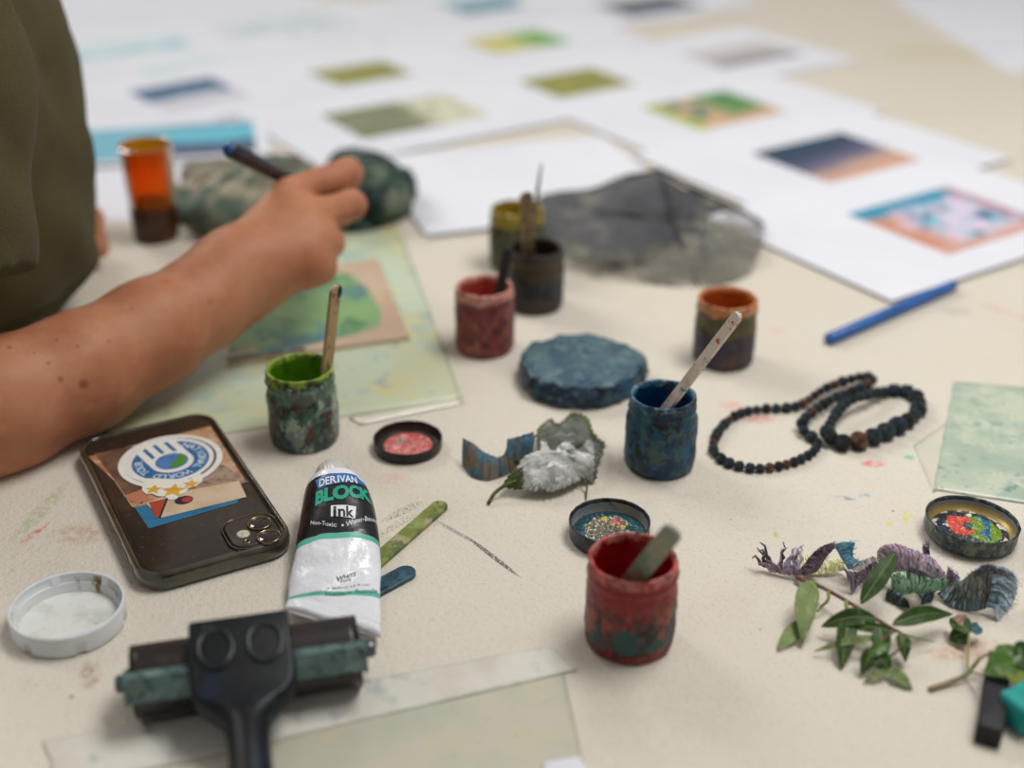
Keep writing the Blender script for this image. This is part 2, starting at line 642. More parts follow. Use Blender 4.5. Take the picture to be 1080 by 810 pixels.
def f_teal(s, x, y):
    a = grad(s, wob(s, y, 3, .3), [(0, '#45536f'), (.35, '#4a5a78'), (.45, '#55b3cc'), (.8, '#6cc3d8'), (1, '#4f7d9a')])
    s.color(s.mix(s.ramp(wob(s, x, 4, .3, 3), .42, .5, 0, 1), '#6fb0c4', a))
def f_pale(s, x, y):
    a = s.mix(s.ramp(s.noise(3, 3, .6, 2, 'Generated'), .4, .65), '#d9e4ea', '#8fc4d0')
    s.color(s.mix(s.ramp(wob(s, y, 4, .5, 3), .6, .9), a, '#dfe8ee'))
def f_sea(s, x, y):
    s.color(grad(s, wob(s, y, 4, .4), [(0, '#4a7f94'), (.5, '#7fa9b8'), (1, '#cfdce2')]))
def f_grey(s, x, y):
    s.color(s.mix(s.ramp(s.noise(4, 3, .6, 2, 'Generated'), .4, .65), '#c3d2d8', '#dfe5ea'))

PAGES = [  # centre pixel of the print, print size, page offset along (e1, e2), angle, print look, label
    (300, 28, .17, .11, 0, 0, 34, f_grey, 'white sheet with a misty grey-blue print, far row near the top edge'),
    (510, 4, .12, .10, 0, 0, 33, f_sea, 'white sheet with a teal sea print, at the top middle of the photo'),
    (683, 6, .13, .10, 0, .02, 33, f_slate, 'white sheet with a dark slate print, at the top edge right of the teal one'),
    (780, 57, .13, .09, -.05, 0, 33, f_mauve, 'white sheet with a grey and mauve print reaching furthest into the bare tabletop'),
    (112, 55, .20, .12, 0, 0, 36, f_pale, 'white sheet with a pale cyan print nearest the olive shirt'),
    (215, 72, .14, .09, 0, 0, 35, f_pale, 'white sheet with a pale cyan print above the navy one'),
    (545, 45, .115, .085, 0, 0, 33, f_bloom, 'white sheet with a small yellow and green flower print'),
    (374, 80, .115, .075, 0, 0, 33, f_olive, 'white sheet with a long narrow olive print'),
    (200, 101, .10, .10, 0, 0, 38, f_navy, 'white sheet with a navy band over a lilac print'),
    (608, 89, .105, .085, 0, 0, 33.5, f_olive, 'white sheet with a square dark olive print in the middle of the row'),
    (428, 124, .15, .10, 0, 0, 33, f_moss, 'white sheet with a mossy grey-green print behind the hand'),
    (752, 118, .12, .10, 0, 0, 33.5, f_portrait, 'white sheet with a peach and green portrait print'),
    (881, 168, .122, .104, -.012, .008, 33.5, f_sunset, 'white sheet with a dusk print of navy fading into peach'),
    (999, 234, .128, .11, -.02, .014, 33.5, f_pool, 'white sheet with a teal and pink water print, nearest of the prints'),
    (180, 152, .165, .105, 0, 0, 12, f_teal, 'white sheet with a bright teal and navy print behind the amber jar'),
]
zc = 0.0003
for i, (px, py, pw, ph, o1, o2, ang, fn, lab) in enumerate(PAGES):
    a = math.radians(ang)
    e1 = Vector((math.cos(a), math.sin(a), 0))
    e2 = Vector((-math.sin(a), math.cos(a), 0))
    c = at(px, py)
    pc = c + e1 * o1 + e2 * o2
    t = thing('printed_sheet', lab, 'paper', (pc.x, pc.y, zc), a, 'printed reference sheets spread over the far half of the table')
    w_, h_ = (.297, .21) if i != 14 else (.19, .125)
    bobj('sheet', prism_bm([(-w_ / 2, -h_ / 2), (w_ / 2, -h_ / 2), (w_ / 2, h_ / 2), (-w_ / 2, h_ / 2)], 0, .00018), paper, t)
    x0, y0 = -o1, -o2
    bobj('printed_picture', prism_bm([(x0 - pw / 2, y0 - ph / 2), (x0 + pw / 2, y0 - ph / 2), (x0 + pw / 2, y0 + ph / 2), (x0 - pw / 2, y0 + ph / 2)],   .00018, .00022),
         print_mat('print_' + fn.__name__[2:], fn), t)
    zc += .0002
BL = [  # blank sheets: centre pixel, w, h, angle, label
    (150, 200, .21, .297, 16, 'blank white sheet between the olive shirt and the amber jar'),
    (320, 112, .297, .21, 33, 'blank white sheet right of the navy print, behind the pen'),
    (165, 6, .42, .297, 33, 'large blank white sheet at the far left, cut by the top edge of the photo'),
    (440, 42, .297, .21, 33, 'blank white sheet in the far middle, between olive and flower prints'),
    (1062, 28, .42, .297, -33.5, 'white sheet alone at the top right corner of the tabletop'),
]
for px, py, w_, h_, ang, lab in BL:
    c = at(px, py)
    if px == 150:
        c = c + Vector((-.05, .06, 0))
    if px == 1062:
        q = at(940, 0)
        d = (at(1080, 88) - q).normalized()
        n_ = Vector((-d.y, d.x, 0))
        ang = math.degrees(math.atan2(d.y, d.x))
        c = q + d * .19 + n_ * .15
    o = bobj('paper_sheet', prism_bm([(-w_ / 2, -h_ / 2), (w_ / 2, -h_ / 2), (w_ / 2, h_ / 2), (-w_ / 2, h_ / 2)], 0, .00018), paper)
    o.location = (c.x, c.y, .0001)
    o.rotation_euler = (0, 0, math.radians(ang))
    tag(o, lab, 'paper')
q0, q1 = at(450, 252), at(650, 229)
d = (q1 - q0).normalized()
n_ = Vector((-d.y, d.x, 0))
o = bobj('paper_sheet', prism_bm([(0, 0), (.235, 0), (.235, .212), (0, .212)], 0, .0002), paper)
o.location = (q0.x, q0.y, .0085)
o.rotation_euler = (0, 0, math.atan2(d.y, d.x))
o.location.z = zc
tag(o, 'blank white sheet lying behind the olive jar and the grey gauze', 'paper')
# ------------------------------------------------------------------ the person at the left edge of the table
def V3(v):
    return np.array([v[0], v[1], v[2]], float)
PHI = math.radians(25)
PF = np.array([math.cos(PHI), math.sin(PHI), 0])      # facing
PS = np.array([math.sin(PHI), -math.cos(PHI), 0])     # the person's right
PC = np.array([-0.418, 0.888, 0.0])
def body(f, s, z):
    return PC + PF * f + PS * s + np.array([0, 0, z])

ELB = V3(ad(-84, 462, .748))
WRI = V3(ad(250, 290, .870))
SHO = np.array([-.347, .742, .335])
HZ = .003

def hand_right(P):
    W = WRI
    def fin(pts, rads):
        return chain(P, [V3(ad(*p)) for p in pts], rads, .0025)
    idx = fin([(305, 205, .905), (366, 183, .936), (364, 194, .962), (350, 214, .972)], [.0112, .0112, .0092, .0075])
    mid = fin([(328, 228, .893), (371, 216, .915), (356, 228, .938), (338, 240, .945)], [.0112, .0104, .0088, .007])
    rng = fin([(337, 252, .882), (347, 256, .898), (338, 266, .915), (322, 268, .922)], [.0112, .0108, .0088, .007])
    pin = fin([(330, 279, .874), (338, 283, .886), (330, 289, .904), (314, 286, .912)], [.0112, .0106, .0084, .0068])
    thb = fin([(262, 258, .890), (292, 226, .925), (330, 219, .952), (352, 226, .965)], [.0135, .0115, .0095, .0075])
    palm = chain(P, [W, V3(ad(296, 225, .897))], [.025, .0165])
    for q, r in (((322, 240, .889), .0175), ((326, 262, .882), .017), ((318, 275, .876), .0165)):
        palm = smin(palm, cone(P, W, V3(ad(*q)), .025, r), .012)
    palm = smin(palm, cone(P, V3(ad(303, 207, .905)), V3(ad(326, 228, .895)), .011, .0112), .008)
    palm = smin(palm, cone(P, V3(ad(326, 228, .895)), V3(ad(336, 256, .886)), .0112, .0112), .008)
    palm = smin(palm, cone(P, V3(ad(336, 256, .886)), V3(ad(326, 287, .878)), .0112, .0098), .008)
    d = np.minimum(np.minimum(idx, mid), np.minimum(rng, pin))
    d = smin(palm, d, .005)
    d = smin(d, thb, .005)
    return d

LSH = body(-.01, -.165, .335)
LEL = body(-.03, -.265, .04)
LWR = np.array([-.390, 1.005, .036])
LHA = np.array([-.362, .965, .030])

def torso(P, a0, b0, grow):
    f = (P - PC) @ PF
    s = (P - PC) @ PS
    z = P[:, 2]
    zz = [-.30, -.22, -.12, -.03, .01, .05, .10, .20, .30, .37, .42]
    fo = np.interp(z, zz, [-.12, -.12, -.11, -.10, -.035, .002, .003, -.003, -.014, -.03, -.04])
    a = np.interp(z, zz, [.12, .125, .115, .105, .105, .108, .110, .108, .098, .072, .045]) * a0 + grow
    b = np.interp(z, zz, [.18, .185, .17, .165, .165, .17, .175, .185, .185, .13, .05]) * b0 + grow
    q = np.sqrt(((f - fo) / a) ** 2 + (s / b) ** 2 + 1e-9)
    d = (q - 1) * np.minimum(a, b) * .8
    return np.maximum(d, np.maximum(z - .40 - grow, -.27 - grow - z))

def wr(P, s, o):
    """cheap smooth pseudo-noise for folds"""
    return (np.sin(P[:, 0] * s + 1.3 * np.sin(P[:, 2] * s * .7 + o) + o) * np.sin(P[:, 1] * s * .8 + 1.7 * np.sin(P[:, 0] * s * .6) - o) +
            np.sin(P[:, 2] * s * .9 + 2.1 * np.sin(P[:, 1] * s * .5 + o)))

HEAD = body(.045, 0, .585)
def skin_sdf(P):
    P = np.asarray(P, float)
    d = torso(P, .93, .93, -.008)
    d = smin(d, cone(P, SHO - PS * .05, SHO, .05, .046), .03)
    d = smin(d, cone(P, LSH + PS * .05, LSH, .05, .046), .03)
    # right arm: upper arm, forearm swelling below the elbow, flat wrist
    arm = chain(P, [SHO, SHO + (ELB - SHO) * .45, ELB], [.045, .043, .037], .02)
    fo = chain(P, [ELB, V3(ad(0, 428, .774)), V3(ad(85, 393, .800)), V3(ad(160, 351, .830)), V3(ad(215, 318, .855)), WRI], [.0375, .0385, .0352, .0325, .0292, .0275], .01)
    arm = smin(arm, fo, .012)
    hr = hand_right(P)
    arm = smin(arm, hr, .012)
    d = smin(d, arm, .01)
    # left arm, hand curled near the table edge
    la = chain(P, [LSH, LEL, LEL + (LWR - LEL) * .35, LWR], [.045, .038, .034, .024], .015)
    n1 = np.array([.8, -.6, 0.0])
    la = smin(la, cone(P, LWR, LHA, .022, .019), .01)
    side = np.array([0.6, .8, 0])
    for k in range(4):
        b0 = LHA + side * (.021 - .014 * k) * .9 + n1 * .004
        la = smin(la, chain(P, [b0, b0 + n1 * .026 + [0, 0, .006], b0 + n1 * .034 + [0, 0, -.013], b0 + n1 * .018 + [0, 0, -.021]], [.0088, .0084, .0076, .0066]), .003)
    tb = LHA + side * .026 - n1 * .02
    la = smin(la, chain(P, [tb, tb + n1 * .03 + side * .01, tb + n1 * .05 - side * .002 + [0, 0, -.006]], [.011, .0095, .0075]), .005)
    d = smin(d, la, .006)
    # neck and head
    d = smin(d, cone(P, body(-.04, 0, .36), body(.0, 0, .50), .06, .052), .03)
    u = (P - HEAD) @ PF
    s = (P - HEAD) @ PS
    z = P[:, 2] - HEAD[2]
    h = (np.sqrt((u / .094) ** 2 + (s / .074) ** 2 + ((z - .02) / .10) ** 2) - 1) * .074
    jaw = (np.sqrt(((u - .03) / .06) ** 2 + (s / .052) ** 2 + ((z + .06) / .062) ** 2) - 1) * .052
    h = smin(h, jaw, .03)
    def hp(u, s, z):
        return HEAD + PF * u + PS * s + np.array([0, 0, z])
    h = smin(h, cone(P, hp(.088, 0, .012), hp(.108, 0, -.028), .007, .013), .012)
    for sg in (-1, 1):
        h = smin(h, cone(P, hp(-.005, sg * .074, .02), hp(-.002, sg * .073, -.02), .011, .008), .006)
        h = smin(h, cone(P, hp(.082, sg * .014, .026), hp(.07, sg * .05, .026), .010, .008), .01)
        h = -smin(-h, np.linalg.norm(P - hp(.092, sg * .031, .008), axis=1) - .013, .008)
        h = smin(h, np.linalg.norm(P - hp(.073, sg * .031, .008), axis=1) - .0125, .002)
    h = smin(h, cone(P, hp(.088, -.018, -.062), hp(.088, .018, -.062), .007, .007), .008)
    h = smin(h, cone(P, hp(.086, -.014, -.076), hp(.086, .014, -.076), .008, .008), .006)
    d = smin(d, h, .02)
    # legs (inside the trousers)
    for sg in (-1, 1):
        hip, kn, an = body(-.12, sg * .09, -.20), body(.28, sg * .11, -.215), body(.26, sg * .11, -.665)
        d = smin(d, chain(P, [hip, kn, an], [.07, .052, .036], .02), .02)
        d = smin(d, cone(P, an + [0, 0, -.03], body(.40, sg * .12, -.712), .03, .022), .02)
    return d

def shirt_sdf(P):
    P = np.asarray(P, float)
    d = torso(P, 1.0, 1.0, .006)
    slv = []
    for S_, E_, ln in ((SHO, ELB, .285), (LSH, LEL, .27)):
        ax = (E_ - S_) / np.linalg.norm(E_ - S_)
        q = chain(P, [S_ + ax * -.01, S_ + ax * .12, S_ + ax * (ln + .1)], [.064, .0715, .0690], .02)
        cut = (P - (S_ + ax * ln)) @ ax
        if S_ is SHO:      # the hem tips with the bend of the arm
            nn = ax + PF * .10
            nn = nn / np.linalg.norm(nn)
            cut = (P - (S_ + ax * .237)) @ nn
        slv.append(np.maximum(q, cut))
    yoke = np.minimum(cone(P, body(-.03, .03, .36), SHO, .055, .05), cone(P, body(-.03, -.03, .36), LSH, .055, .05))
    d = smin(d, yoke, .05)
    d = smin(d, slv[0], .016)
    d = smin(d, slv[1], .016)
    # collar opening
    neck = cone(P, body(-.03, 0, .40), body(.04, 0, .55), .058, .075)
    d = np.maximum(d, -neck)
    # seam at the armhole, folds
    sd = np.abs((P - PC) @ PS - .150 + .10 * np.clip(P[:, 2] - .30, 0, 1))
    near = np.exp(-(np.linalg.norm(P - SHO, axis=1) / .13) ** 4)
    d = d + .0050 * np.exp(-(sd / .0055) ** 2) * near
    d = d + .0034 * wr(P * np.array([1.5, 1.5, .5]), 38, .7) + .0013 * wr(P, 85, 2.2)
    return d

def trouser_sdf(P):
    P = np.asarray(P, float)
    d = np.full(len(P), 9.0)
    pv = np.linalg.norm((P - body(-.12, 0, -.20)) * np.array([1, 1, 1.15]), axis=1) - .094
    d = smin(pv, cone(P, body(-.12, -.09, -.2), body(-.12, .09, -.2), .088, .088), .03)
    for sg in (-1, 1):
        hip, kn, an = body(-.12, sg * .09, -.20), body(.28, sg * .11, -.215), body(.26, sg * .11, -.655)
        d = smin(d, chain(P, [hip, kn, an], [.084, .07, .055], .02), .02)
    d = d + .0018 * wr(P, 40, 1.1)
    return np.maximum(d, -.655 - P[:, 2])

def hair_sdf(P):
    P = np.asarray(P, float)
    u = (P - HEAD) @ PF
    s = (P - HEAD) @ PS
    z = P[:, 2] - HEAD[2]
    h = (np.sqrt(((u + .008) / .103) ** 2 + (s / .086) ** 2 + ((z - .024) / .112) ** 2) - 1) * .086
    face = .062 - .25 * np.maximum(z - .03, 0) - u
    d = np.maximum(h, -np.maximum(face * -1, -.03 - 0 * z))
    d = np.maximum(h, u - .055 + .9 * np.clip(.06 - z, 0, .2) * 1.0)
    d = np.maximum(d, -.075 - z)
    bun = cone(P, HEAD + PF * -.10 + np.array([0, 0, .01]), HEAD + PF * -.12 + np.array([0, 0, -.12]), .03, .016)
    d = smin(d, bun, .02)
    return d + .0012 * np.sin(s * 420 + 6 * z * 20)

skin = mat('skin', '#b67b5a', 0.52, layers=[('#ab6c4d', 30, .42, .68), ('#bd8562', 55, .5, .75), ('#a0604a', 12, .55, .75)],
           bump=(420, .22, .0006), sss=.10, spec=.35)
def skin_marks(m):
    """a few moles and two pink spots on the forearm"""
    t = m.node_tree
    b = t.nodes['Principled BSDF']
    tc = [n for n in t.nodes if n.type == 'TEX_COORD'][0]
    for (px, py), r, col, dp in (((64, 400), .0026, '#8a5340', .775), ((88, 405), .0040, '#7a4130', .775), ((175, 296), .0048, '#c65a4e', .808), ((60, 358), .0015, '#8a5340', .75),
                             ((82, 365), .0018, '#8a5340', .755), ((51, 383), .0018, '#8a5340', .745), ((115, 360), .0020, '#905848', .765), ((10, 366), .0020, '#8a5340', .73),
                             ((222, 318), .0030, '#a86250', .84), ((36, 372), .0014, '#8a5340', .74), ((139, 325), .0014, '#8a5340', .78)):
        p = ad(px, py, dp)
        src = b.inputs['Base Color'].links[0].from_socket
        # distance to the line of sight-free point: find the skin depth along the arm
        q = V3(p)
        vd = (q - V3(EYE))
        vd /= np.linalg.norm(vd)
        for _ in range(60):
            dd = skin_sdf(q[None])[0]
            if abs(dd) < 2e-4:
                break
            q = q + vd * dd * .8
        vm = t.nodes.new('ShaderNodeVectorMath')
        vm.operation = 'DISTANCE'
        t.links.new(tc.outputs['Object'], vm.inputs[0])
        vm.inputs[1].default_value = tuple(q - ROOT)
        mr = t.nodes.new('ShaderNodeMapRange')
        mr.inputs['From Min'].default_value = r
        mr.inputs['From Max'].default_value = r * .3
        mr.inputs['To Max'].default_value = .75
        t.links.new(vm.outputs['Value'], mr.inputs['Value'])
        mx = t.nodes.new('ShaderNodeMix')
        mx.data_type = 'RGBA'
        t.links.new(mr.outputs[0], mx.inputs[0])
        t.links.new(src, mx.inputs[6])
        mx.inputs[7].default_value = lin(col)
        t.links.new(mx.outputs[2], b.inputs['Base Color'])
ROOT = np.array([PC[0] + PF[0] * .1, PC[1] + PF[1] * .1, -TZ])
skin_marks(skin)
cotton = mat('olive_cotton', '#504a30', 0.95, layers=[('#4a442b', 45, .35, .65), ('#5a543a', 900, .5, .7, 2)], bump=(1400, .5, .0005), sheen=.05, spec=.1)
denim = mat('dark_denim', '#2b3242', 0.9, layers=[('#39435a', 700, .45, .65, 2)], bump=(900, .3, .0004), spec=.2)
hairm = mat('brown_hair', '#3b2a1d', 0.45, layers=[('#5a402b', 260, .45, .65, 2, (1, 1, .15))], bump=(500, .5, .001, (1, 1, .12)))

person = thing('person', 'person in an olive green T-shirt at the table edge, forearm raised, holding a dark brush', 'person', ROOT)
lo = np.array([-.66, .56, -.745])
hi = np.array([-.06, 1.34, .73])
V, Fq = surface_nets(skin_sdf, lo, hi, .0030)
np_obj('body', V - ROOT, Fq, skin, person)
V, Fq = surface_nets(shirt_sdf, [-.66, .56, -.30], [-.20, 1.30, .45], .0035)
np_obj('t_shirt', V - ROOT, Fq, cotton, person)
V, Fq = surface_nets(trouser_sdf, [-.78, .55, -.68], [0.0, 1.35, -.06], .007)
np_obj('trousers', V - ROOT, Fq, denim, person)
V, Fq = surface_nets(hair_sdf, [-.65, .68, .40], [-.20, 1.12, .75], .004)
np_obj('hair', V - ROOT, Fq, hairm, person)

# dark brush held in the right hand, its blue end towards the camera
wood_black = mat('black_lacquered_handle', '#15181d', 0.35, layers=[('#262b33', 160, .45, .7)], coat=.3)
blue_end = mat('blue_handle_end', '#274a86', 0.4, layers=[('#3f6fb4', 300, .5, .7)])
pe, pg = ad(241, 157, .852), ad(303, 189, .918)
dr = (pg - pe).normalized()
t = thing('paint_brush', 'slim dark brush with a blue end held in the raised hand', 'brush', pe)
V, Fc = tube([dr * k for k in (0, .003, .03, .06, .085, .11, .135)], [.0046, .0054, .0056, .0052, .0048, .0040, .0032], 16)
obj('handle', V, Fc, wood_black, t)
V, Fc = tube([dr * -.0022, dr * -.0012, dr * .0006], [.0020, .0038, .0045], 16)
obj('end_cap', V, Fc, blue_end, t)
V, Fc = tube([dr * k for k in (.133, .138, .15)], [.0034, .0034, .0028], 14)
obj('ferrule', V, Fc, steel, t)
V, Fc = tube([dr * k for k in (.149, .155, .163, .170)], [.0030, .0036, .0026, .0006], 14)
obj('bristles', V, Fc, wood_black, t)

# stool
st = body(-.12, 0, 0)
t = thing('stool', 'round grey stool under the person in the olive T-shirt', 'stool', (st[0], st[1], -TZ))
V, Fc = lathe([(0, .395), (.15, .395), (.165, .40), (.17, .412), (.165, .425), (.15, .43), (0, .43)], 40)
obj('seat', V, Fc, mat('grey_stool_seat', '#5b5f66', .5, layers=[('#4d5157', 30, .4, .7)]), t)
for k in range(4):
    a = PI / 4 + k * PI / 2
    V, Fc = tube([(.10 * math.cos(a), .10 * math.sin(a), .40), (.17 * math.cos(a), .17 * math.sin(a), 0)], .011, 12)
    obj('leg', V, Fc, steel, t)
# ------------------------------------------------------------------ paint jars, lids and sticks
def crust(seed, amp=.0006, sc=160):
    def f(a, r, z):
        x, y = r * math.cos(a), r * math.sin(a)
        k = nz(x, y, z, sc, seed) + .6 * nz(x, y, z, sc * 2.6, seed + 3) 
        if z < .0012:
            return r + k * amp * .5, z
        return r + k * amp, z + nz(x, y, z, sc, seed + 9) * amp * .6
    return f

def jar_profile(R, H, neck, wall=.0024):
    n = R * neck
    sh = H * .74
    return smooth_prof([(0, .0002), (R * .80, 0), (R * .93, .0004), (R * .985, .003), (R, .008), (R, H * .45), (R, sh - .006),
                        (R * .985, sh - .002), (n * .985, sh + .0012), (n * 1.0, sh + .003), (n * 1.022, sh + .0045), (n * .995, sh + .006),
                        (n * .99, H - .0035), (n * .985, H - .001), (n - wall * .5, H), (n - wall, H - .001), (n - wall * 1.15, H - .004)], 3)

def jar_group(name_label, px, pyb, R, H, neck, body_m, rim_m, paint_m, level, seed, amp=.0006, rimz=.0035):
    """px, pyb: centre and lowest pixel of the foot of the jar"""
    f = at(px, pyb)
    h = Vector((f.x, f.y, 0)).normalized()
    c = f + h * R * .97
    t = thing('paint_jar', name_label, 'jar', (c.x, c.y, 0), 0, 'small paint-crusted glass jars on the table')
    prof = jar_profile(R, H, neck)
    V, Fc = lathe(prof, 72, crust(seed, amp))
    fm = []
    for q in Fc:
        z = sum(V[i][2] for i in q) / len(q)
        x, y = V[q[0]][0], V[q[0]][1]
        fm.append(1 if z > H - rimz + .003 * nz(x, y, 0, 120, seed) else 0)
    obj('jar_body', V, Fc, [body_m, rim_m], t, fm=fm)
    ri = R * neck - .0024
    inner = smooth_prof([(ri * .985, H - .0030), (ri, H - .008), (R * .90, H * .62), (R * .90, level + .004), (R * .86, level + .001), (R * .6, level - .0006), (0, level - .001)], 3)
    V, Fc = lathe(inner, 56, lambda a, r, z: (r, z + .0005 * nz(r * math.cos(a), r * math.sin(a), z, 200, seed)))
    obj('paint_fill', V, [q[::-1] for q in Fc], paint_m, t)
    return t, c

def paintm(name, base, dark, rough=.28):
    return mat(name, base, rough, layers=[(dark, 90, .45, .7)], bump=(160, .5, .001), coat=.25)

def crustm(name, base, cols, rough=.5, sc=90, bands=()):
    L = []
    for i, c in enumerate(cols):
        L.append((c, sc * (1 + .55 * (i % 3)), .50 + .02 * (i % 2), .58 + .02 * (i % 3), 4, (1, 1, .62)))
    L.append(('#0d0e10', 70, .54, .68, 5))
    L.append(('#0b0c0e', 190, .58, .66, 4))
    m = mat(name, base, rough, layers=L, bump=(260, .8, .0012), spec=.45)
    for i, (z0, z1, c, k, *pat) in enumerate(bands):       # coats of paint that ring the jar at a height
        nt = m.node_tree
        tc = [n for n in nt.nodes if n.type == 'TEX_COORD'][0]
        sp = nt.nodes.new('ShaderNodeSeparateXYZ')
        nt.links.new(tc.outputs['Object'], sp.inputs[0])
        no = nt.nodes.new('ShaderNodeTexNoise')
        no.inputs['Scale'].default_value = 95 + 45 * i
        no.inputs['Detail'].default_value = 4
        nt.links.new(tc.outputs['Object'], no.inputs['Vector'])
        def mth(op, a, b):
            q = nt.nodes.new('ShaderNodeMath')
            q.operation = op
            for v, kk in ((a, 0), (b, 1)):
                if isinstance(v, (int, float)):
                    q.inputs[kk].default_value = v
                else:
                    nt.links.new(v, q.inputs[kk])
            return q.outputs[0]
        mid, hw = (z0 + z1) / 2, (z1 - z0) / 2
        d = mth('DIVIDE', mth('ABSOLUTE', mth('SUBTRACT', sp.outputs[2], mid), 0), hw)
        d = mth('ADD', d, mth('MULTIPLY', mth('SUBTRACT', no.outputs[0], .5), 3.2))
        mr = nt.nodes.new('ShaderNodeMapRange')
        mr.inputs['From Min'].default_value = 1.1
        mr.inputs['From Max'].default_value = .8
        mr.inputs['To Max'].default_value = k
        nt.links.new(d, mr.inputs['Value'])
        fac = mr.outputs[0]
        if pat:                                         # broken up into blotches
            bl_ = nt.nodes.new('ShaderNodeTexNoise')
            bl_.inputs['Scale'].default_value = pat[1]
            bl_.inputs['Detail'].default_value = 4
            mp_ = nt.nodes.new('ShaderNodeMapping')
            mp_.inputs['Location'].default_value = (3.1 * i + 1, 1.7 * i, .4 * i)
            mp_.inputs['Scale'].default_value = (1, 1, .75)
            nt.links.new(tc.outputs['Object'], mp_.inputs[0])
            nt.links.new(mp_.outputs[0], bl_.inputs['Vector'])
            m2 = nt.nodes.new('ShaderNodeMapRange')
            m2.inputs['From Min'].default_value = pat[0]
            m2.inputs['From Max'].default_value = pat[0] + .05
            nt.links.new(bl_.outputs[0], m2.inputs['Value'])
            fac = mth('MULTIPLY', fac, m2.outputs[0])
        mx = nt.nodes.new('ShaderNodeMix')
        mx.data_type = 'RGBA'
        b = nt.nodes['Principled BSDF']
        nt.links.new(b.inputs['Base Color'].links[0].from_socket, mx.inputs[6])
        mx.inputs[7].default_value = lin(c)
        nt.links.new(fac, mx.inputs[0])
        nt.links.new(mx.outputs[2], b.inputs['Base Color'])
    return m

red_body = crustm('crusted_red_paint', '#7a1a1e', ['#94272a', '#3a2a2a', '#2f4d4a', '#a5402f', '#541a1e', '#463a35'], .4, bands=[(.004, .031, '#1d1817', .92, .40, 62), (.006, .030, '#234f4a', .9, .52, 80), (.003, .030, '#9a4630', .85, .55, 95), (.006, .030, '#15444c', .8, .60, 120), (.005, .032, '#8a1c20', .85, .58, 70), (.029, .050, '#8c1f24', .8), (-.004, .005, '#7c1a1e', .8)])
red_rim = crustm('red_rim_paint', '#a52c30', ['#b84846', '#8c2428', '#c9625a', '#b06a62'], .4)
grn_body = crustm('crusted_green_paint', '#2c4b38', ['#36664a', '#1d2c34', '#6f8a7a', '#27406a', '#5a3a2e', '#47604a', '#9aa89a'], .35, bands=[(.034, .042, '#5f7f6a', .5), (.000, .014, '#2a3538', .5)])
grn_rim = crustm('lime_rim_paint', '#8aa63c', ['#7c9a35', '#a5b552', '#5d7f2c'], .4)
blu_body = crustm('crusted_blue_paint', '#0f4463', ['#14587e', '#123a4a', '#1f5a5a', '#0d2f52', '#3a5a52', '#0f3f5c'], .4)
blu_rim = crustm('blue_rim_paint', '#2a5f78', ['#4a7a8c', '#123f58', '#7f9aa4'], .4)
pnk_body = crustm('crusted_brick_paint', '#8c4440', ['#9c5048', '#6c3436', '#4a3a3a', '#a0604f', '#84383f'], .5)
pnk_rim = crustm('salmon_rim_paint', '#cf8a7c', ['#d9a094', '#c07464', '#cfa09a'], .4)
org_body = crustm('crusted_plum_paint', '#3d3036', ['#4b2f42', '#5d5536', '#2e3038', '#6d4a38', '#3a2f4a', '#4a4a38'], .5, bands=[(.026, .040, '#6b6238', .6), (.002, .022, '#37354a', .5)])
org_rim = crustm('orange_rim_paint', '#c87d4c', ['#d08f60', '#b5642f', '#c79a72'], .4)
drk_body = crustm('crusted_dark_paint', '#262b33', ['#20303c', '#3a3026', '#2b3a40', '#4a3a2a', '#1c2028'], .45, bands=[(.028, .044, '#4f4228', .6)])
olv_body = crustm('crusted_olive_paint', '#4a5238', ['#5c6244', '#3a4a3c', '#6b6a3f', '#47503a'], .5)
olv_rim = crustm('mustard_rim_paint', '#a8922a', ['#b8a235', '#8c7a24', '#7a6f35'], .4)

jar_red, c_red = jar_group('crusted red paint jar standing nearest the camera beside the blue-rimmed lid', 662, 703, .0214, .0475, .985, red_body, red_rim,
                           paintm('wet_red_paint', '#9c0f16', '#6d060c'), .012, 1.0, rimz=.0045)
jar_blu, c_blu = jar_group('crusted deep blue paint jar left of the bead bracelets', 694, 508, .0206, .0465, .93, blu_body, blu_rim,
                           paintm('wet_blue_paint', '#0a3f6e', '#06284a'), .014, 2.3)
jar_grn, c_grn = jar_group('crusted green paint jar with a lime rim beside the phone', 323.5, 480, .0208, .0485, .97, grn_body, grn_rim,
                           paintm('wet_green_paint', '#5c8f16', '#3f7012'), .016, 3.1, rimz=.005)
jar_pnk, c_pnk = jar_group('crusted brick-red paint jar with a salmon rim behind the red-inked lid', 511.5, 380, .0203, .0465, .97, pnk_body, pnk_rim,
                           paintm('wet_salmon_paint', '#b8513f', '#933a2e'), .026, 4.7, rimz=.006)
jar_org, c_org = jar_group('crusted plum paint jar with an orange rim behind the white stick', 761, 393, .0204, .046, .98, org_body, org_rim,
                           paintm('wet_orange_paint', '#b05a1c', '#8c4414'), .026, 5.9, rimz=.006)
jar_drk, c_drk = jar_group('crusted near-black paint jar behind the brick-red one', 564, 334, .0210, .046, .97, drk_body, drk_body,
                           paintm('wet_brown_paint', '#3a2620', '#241a18'), .030, 6.4)
jar_olv, c_olv = jar_group('crusted olive paint jar with a mustard rim, furthest of the jars', 545, 291, .0214, .0475, .96, olv_body, olv_rim,
                           paintm('wet_mustard_paint', '#a68a18', '#7f6a14'), .034, 7.7, rimz=.010)

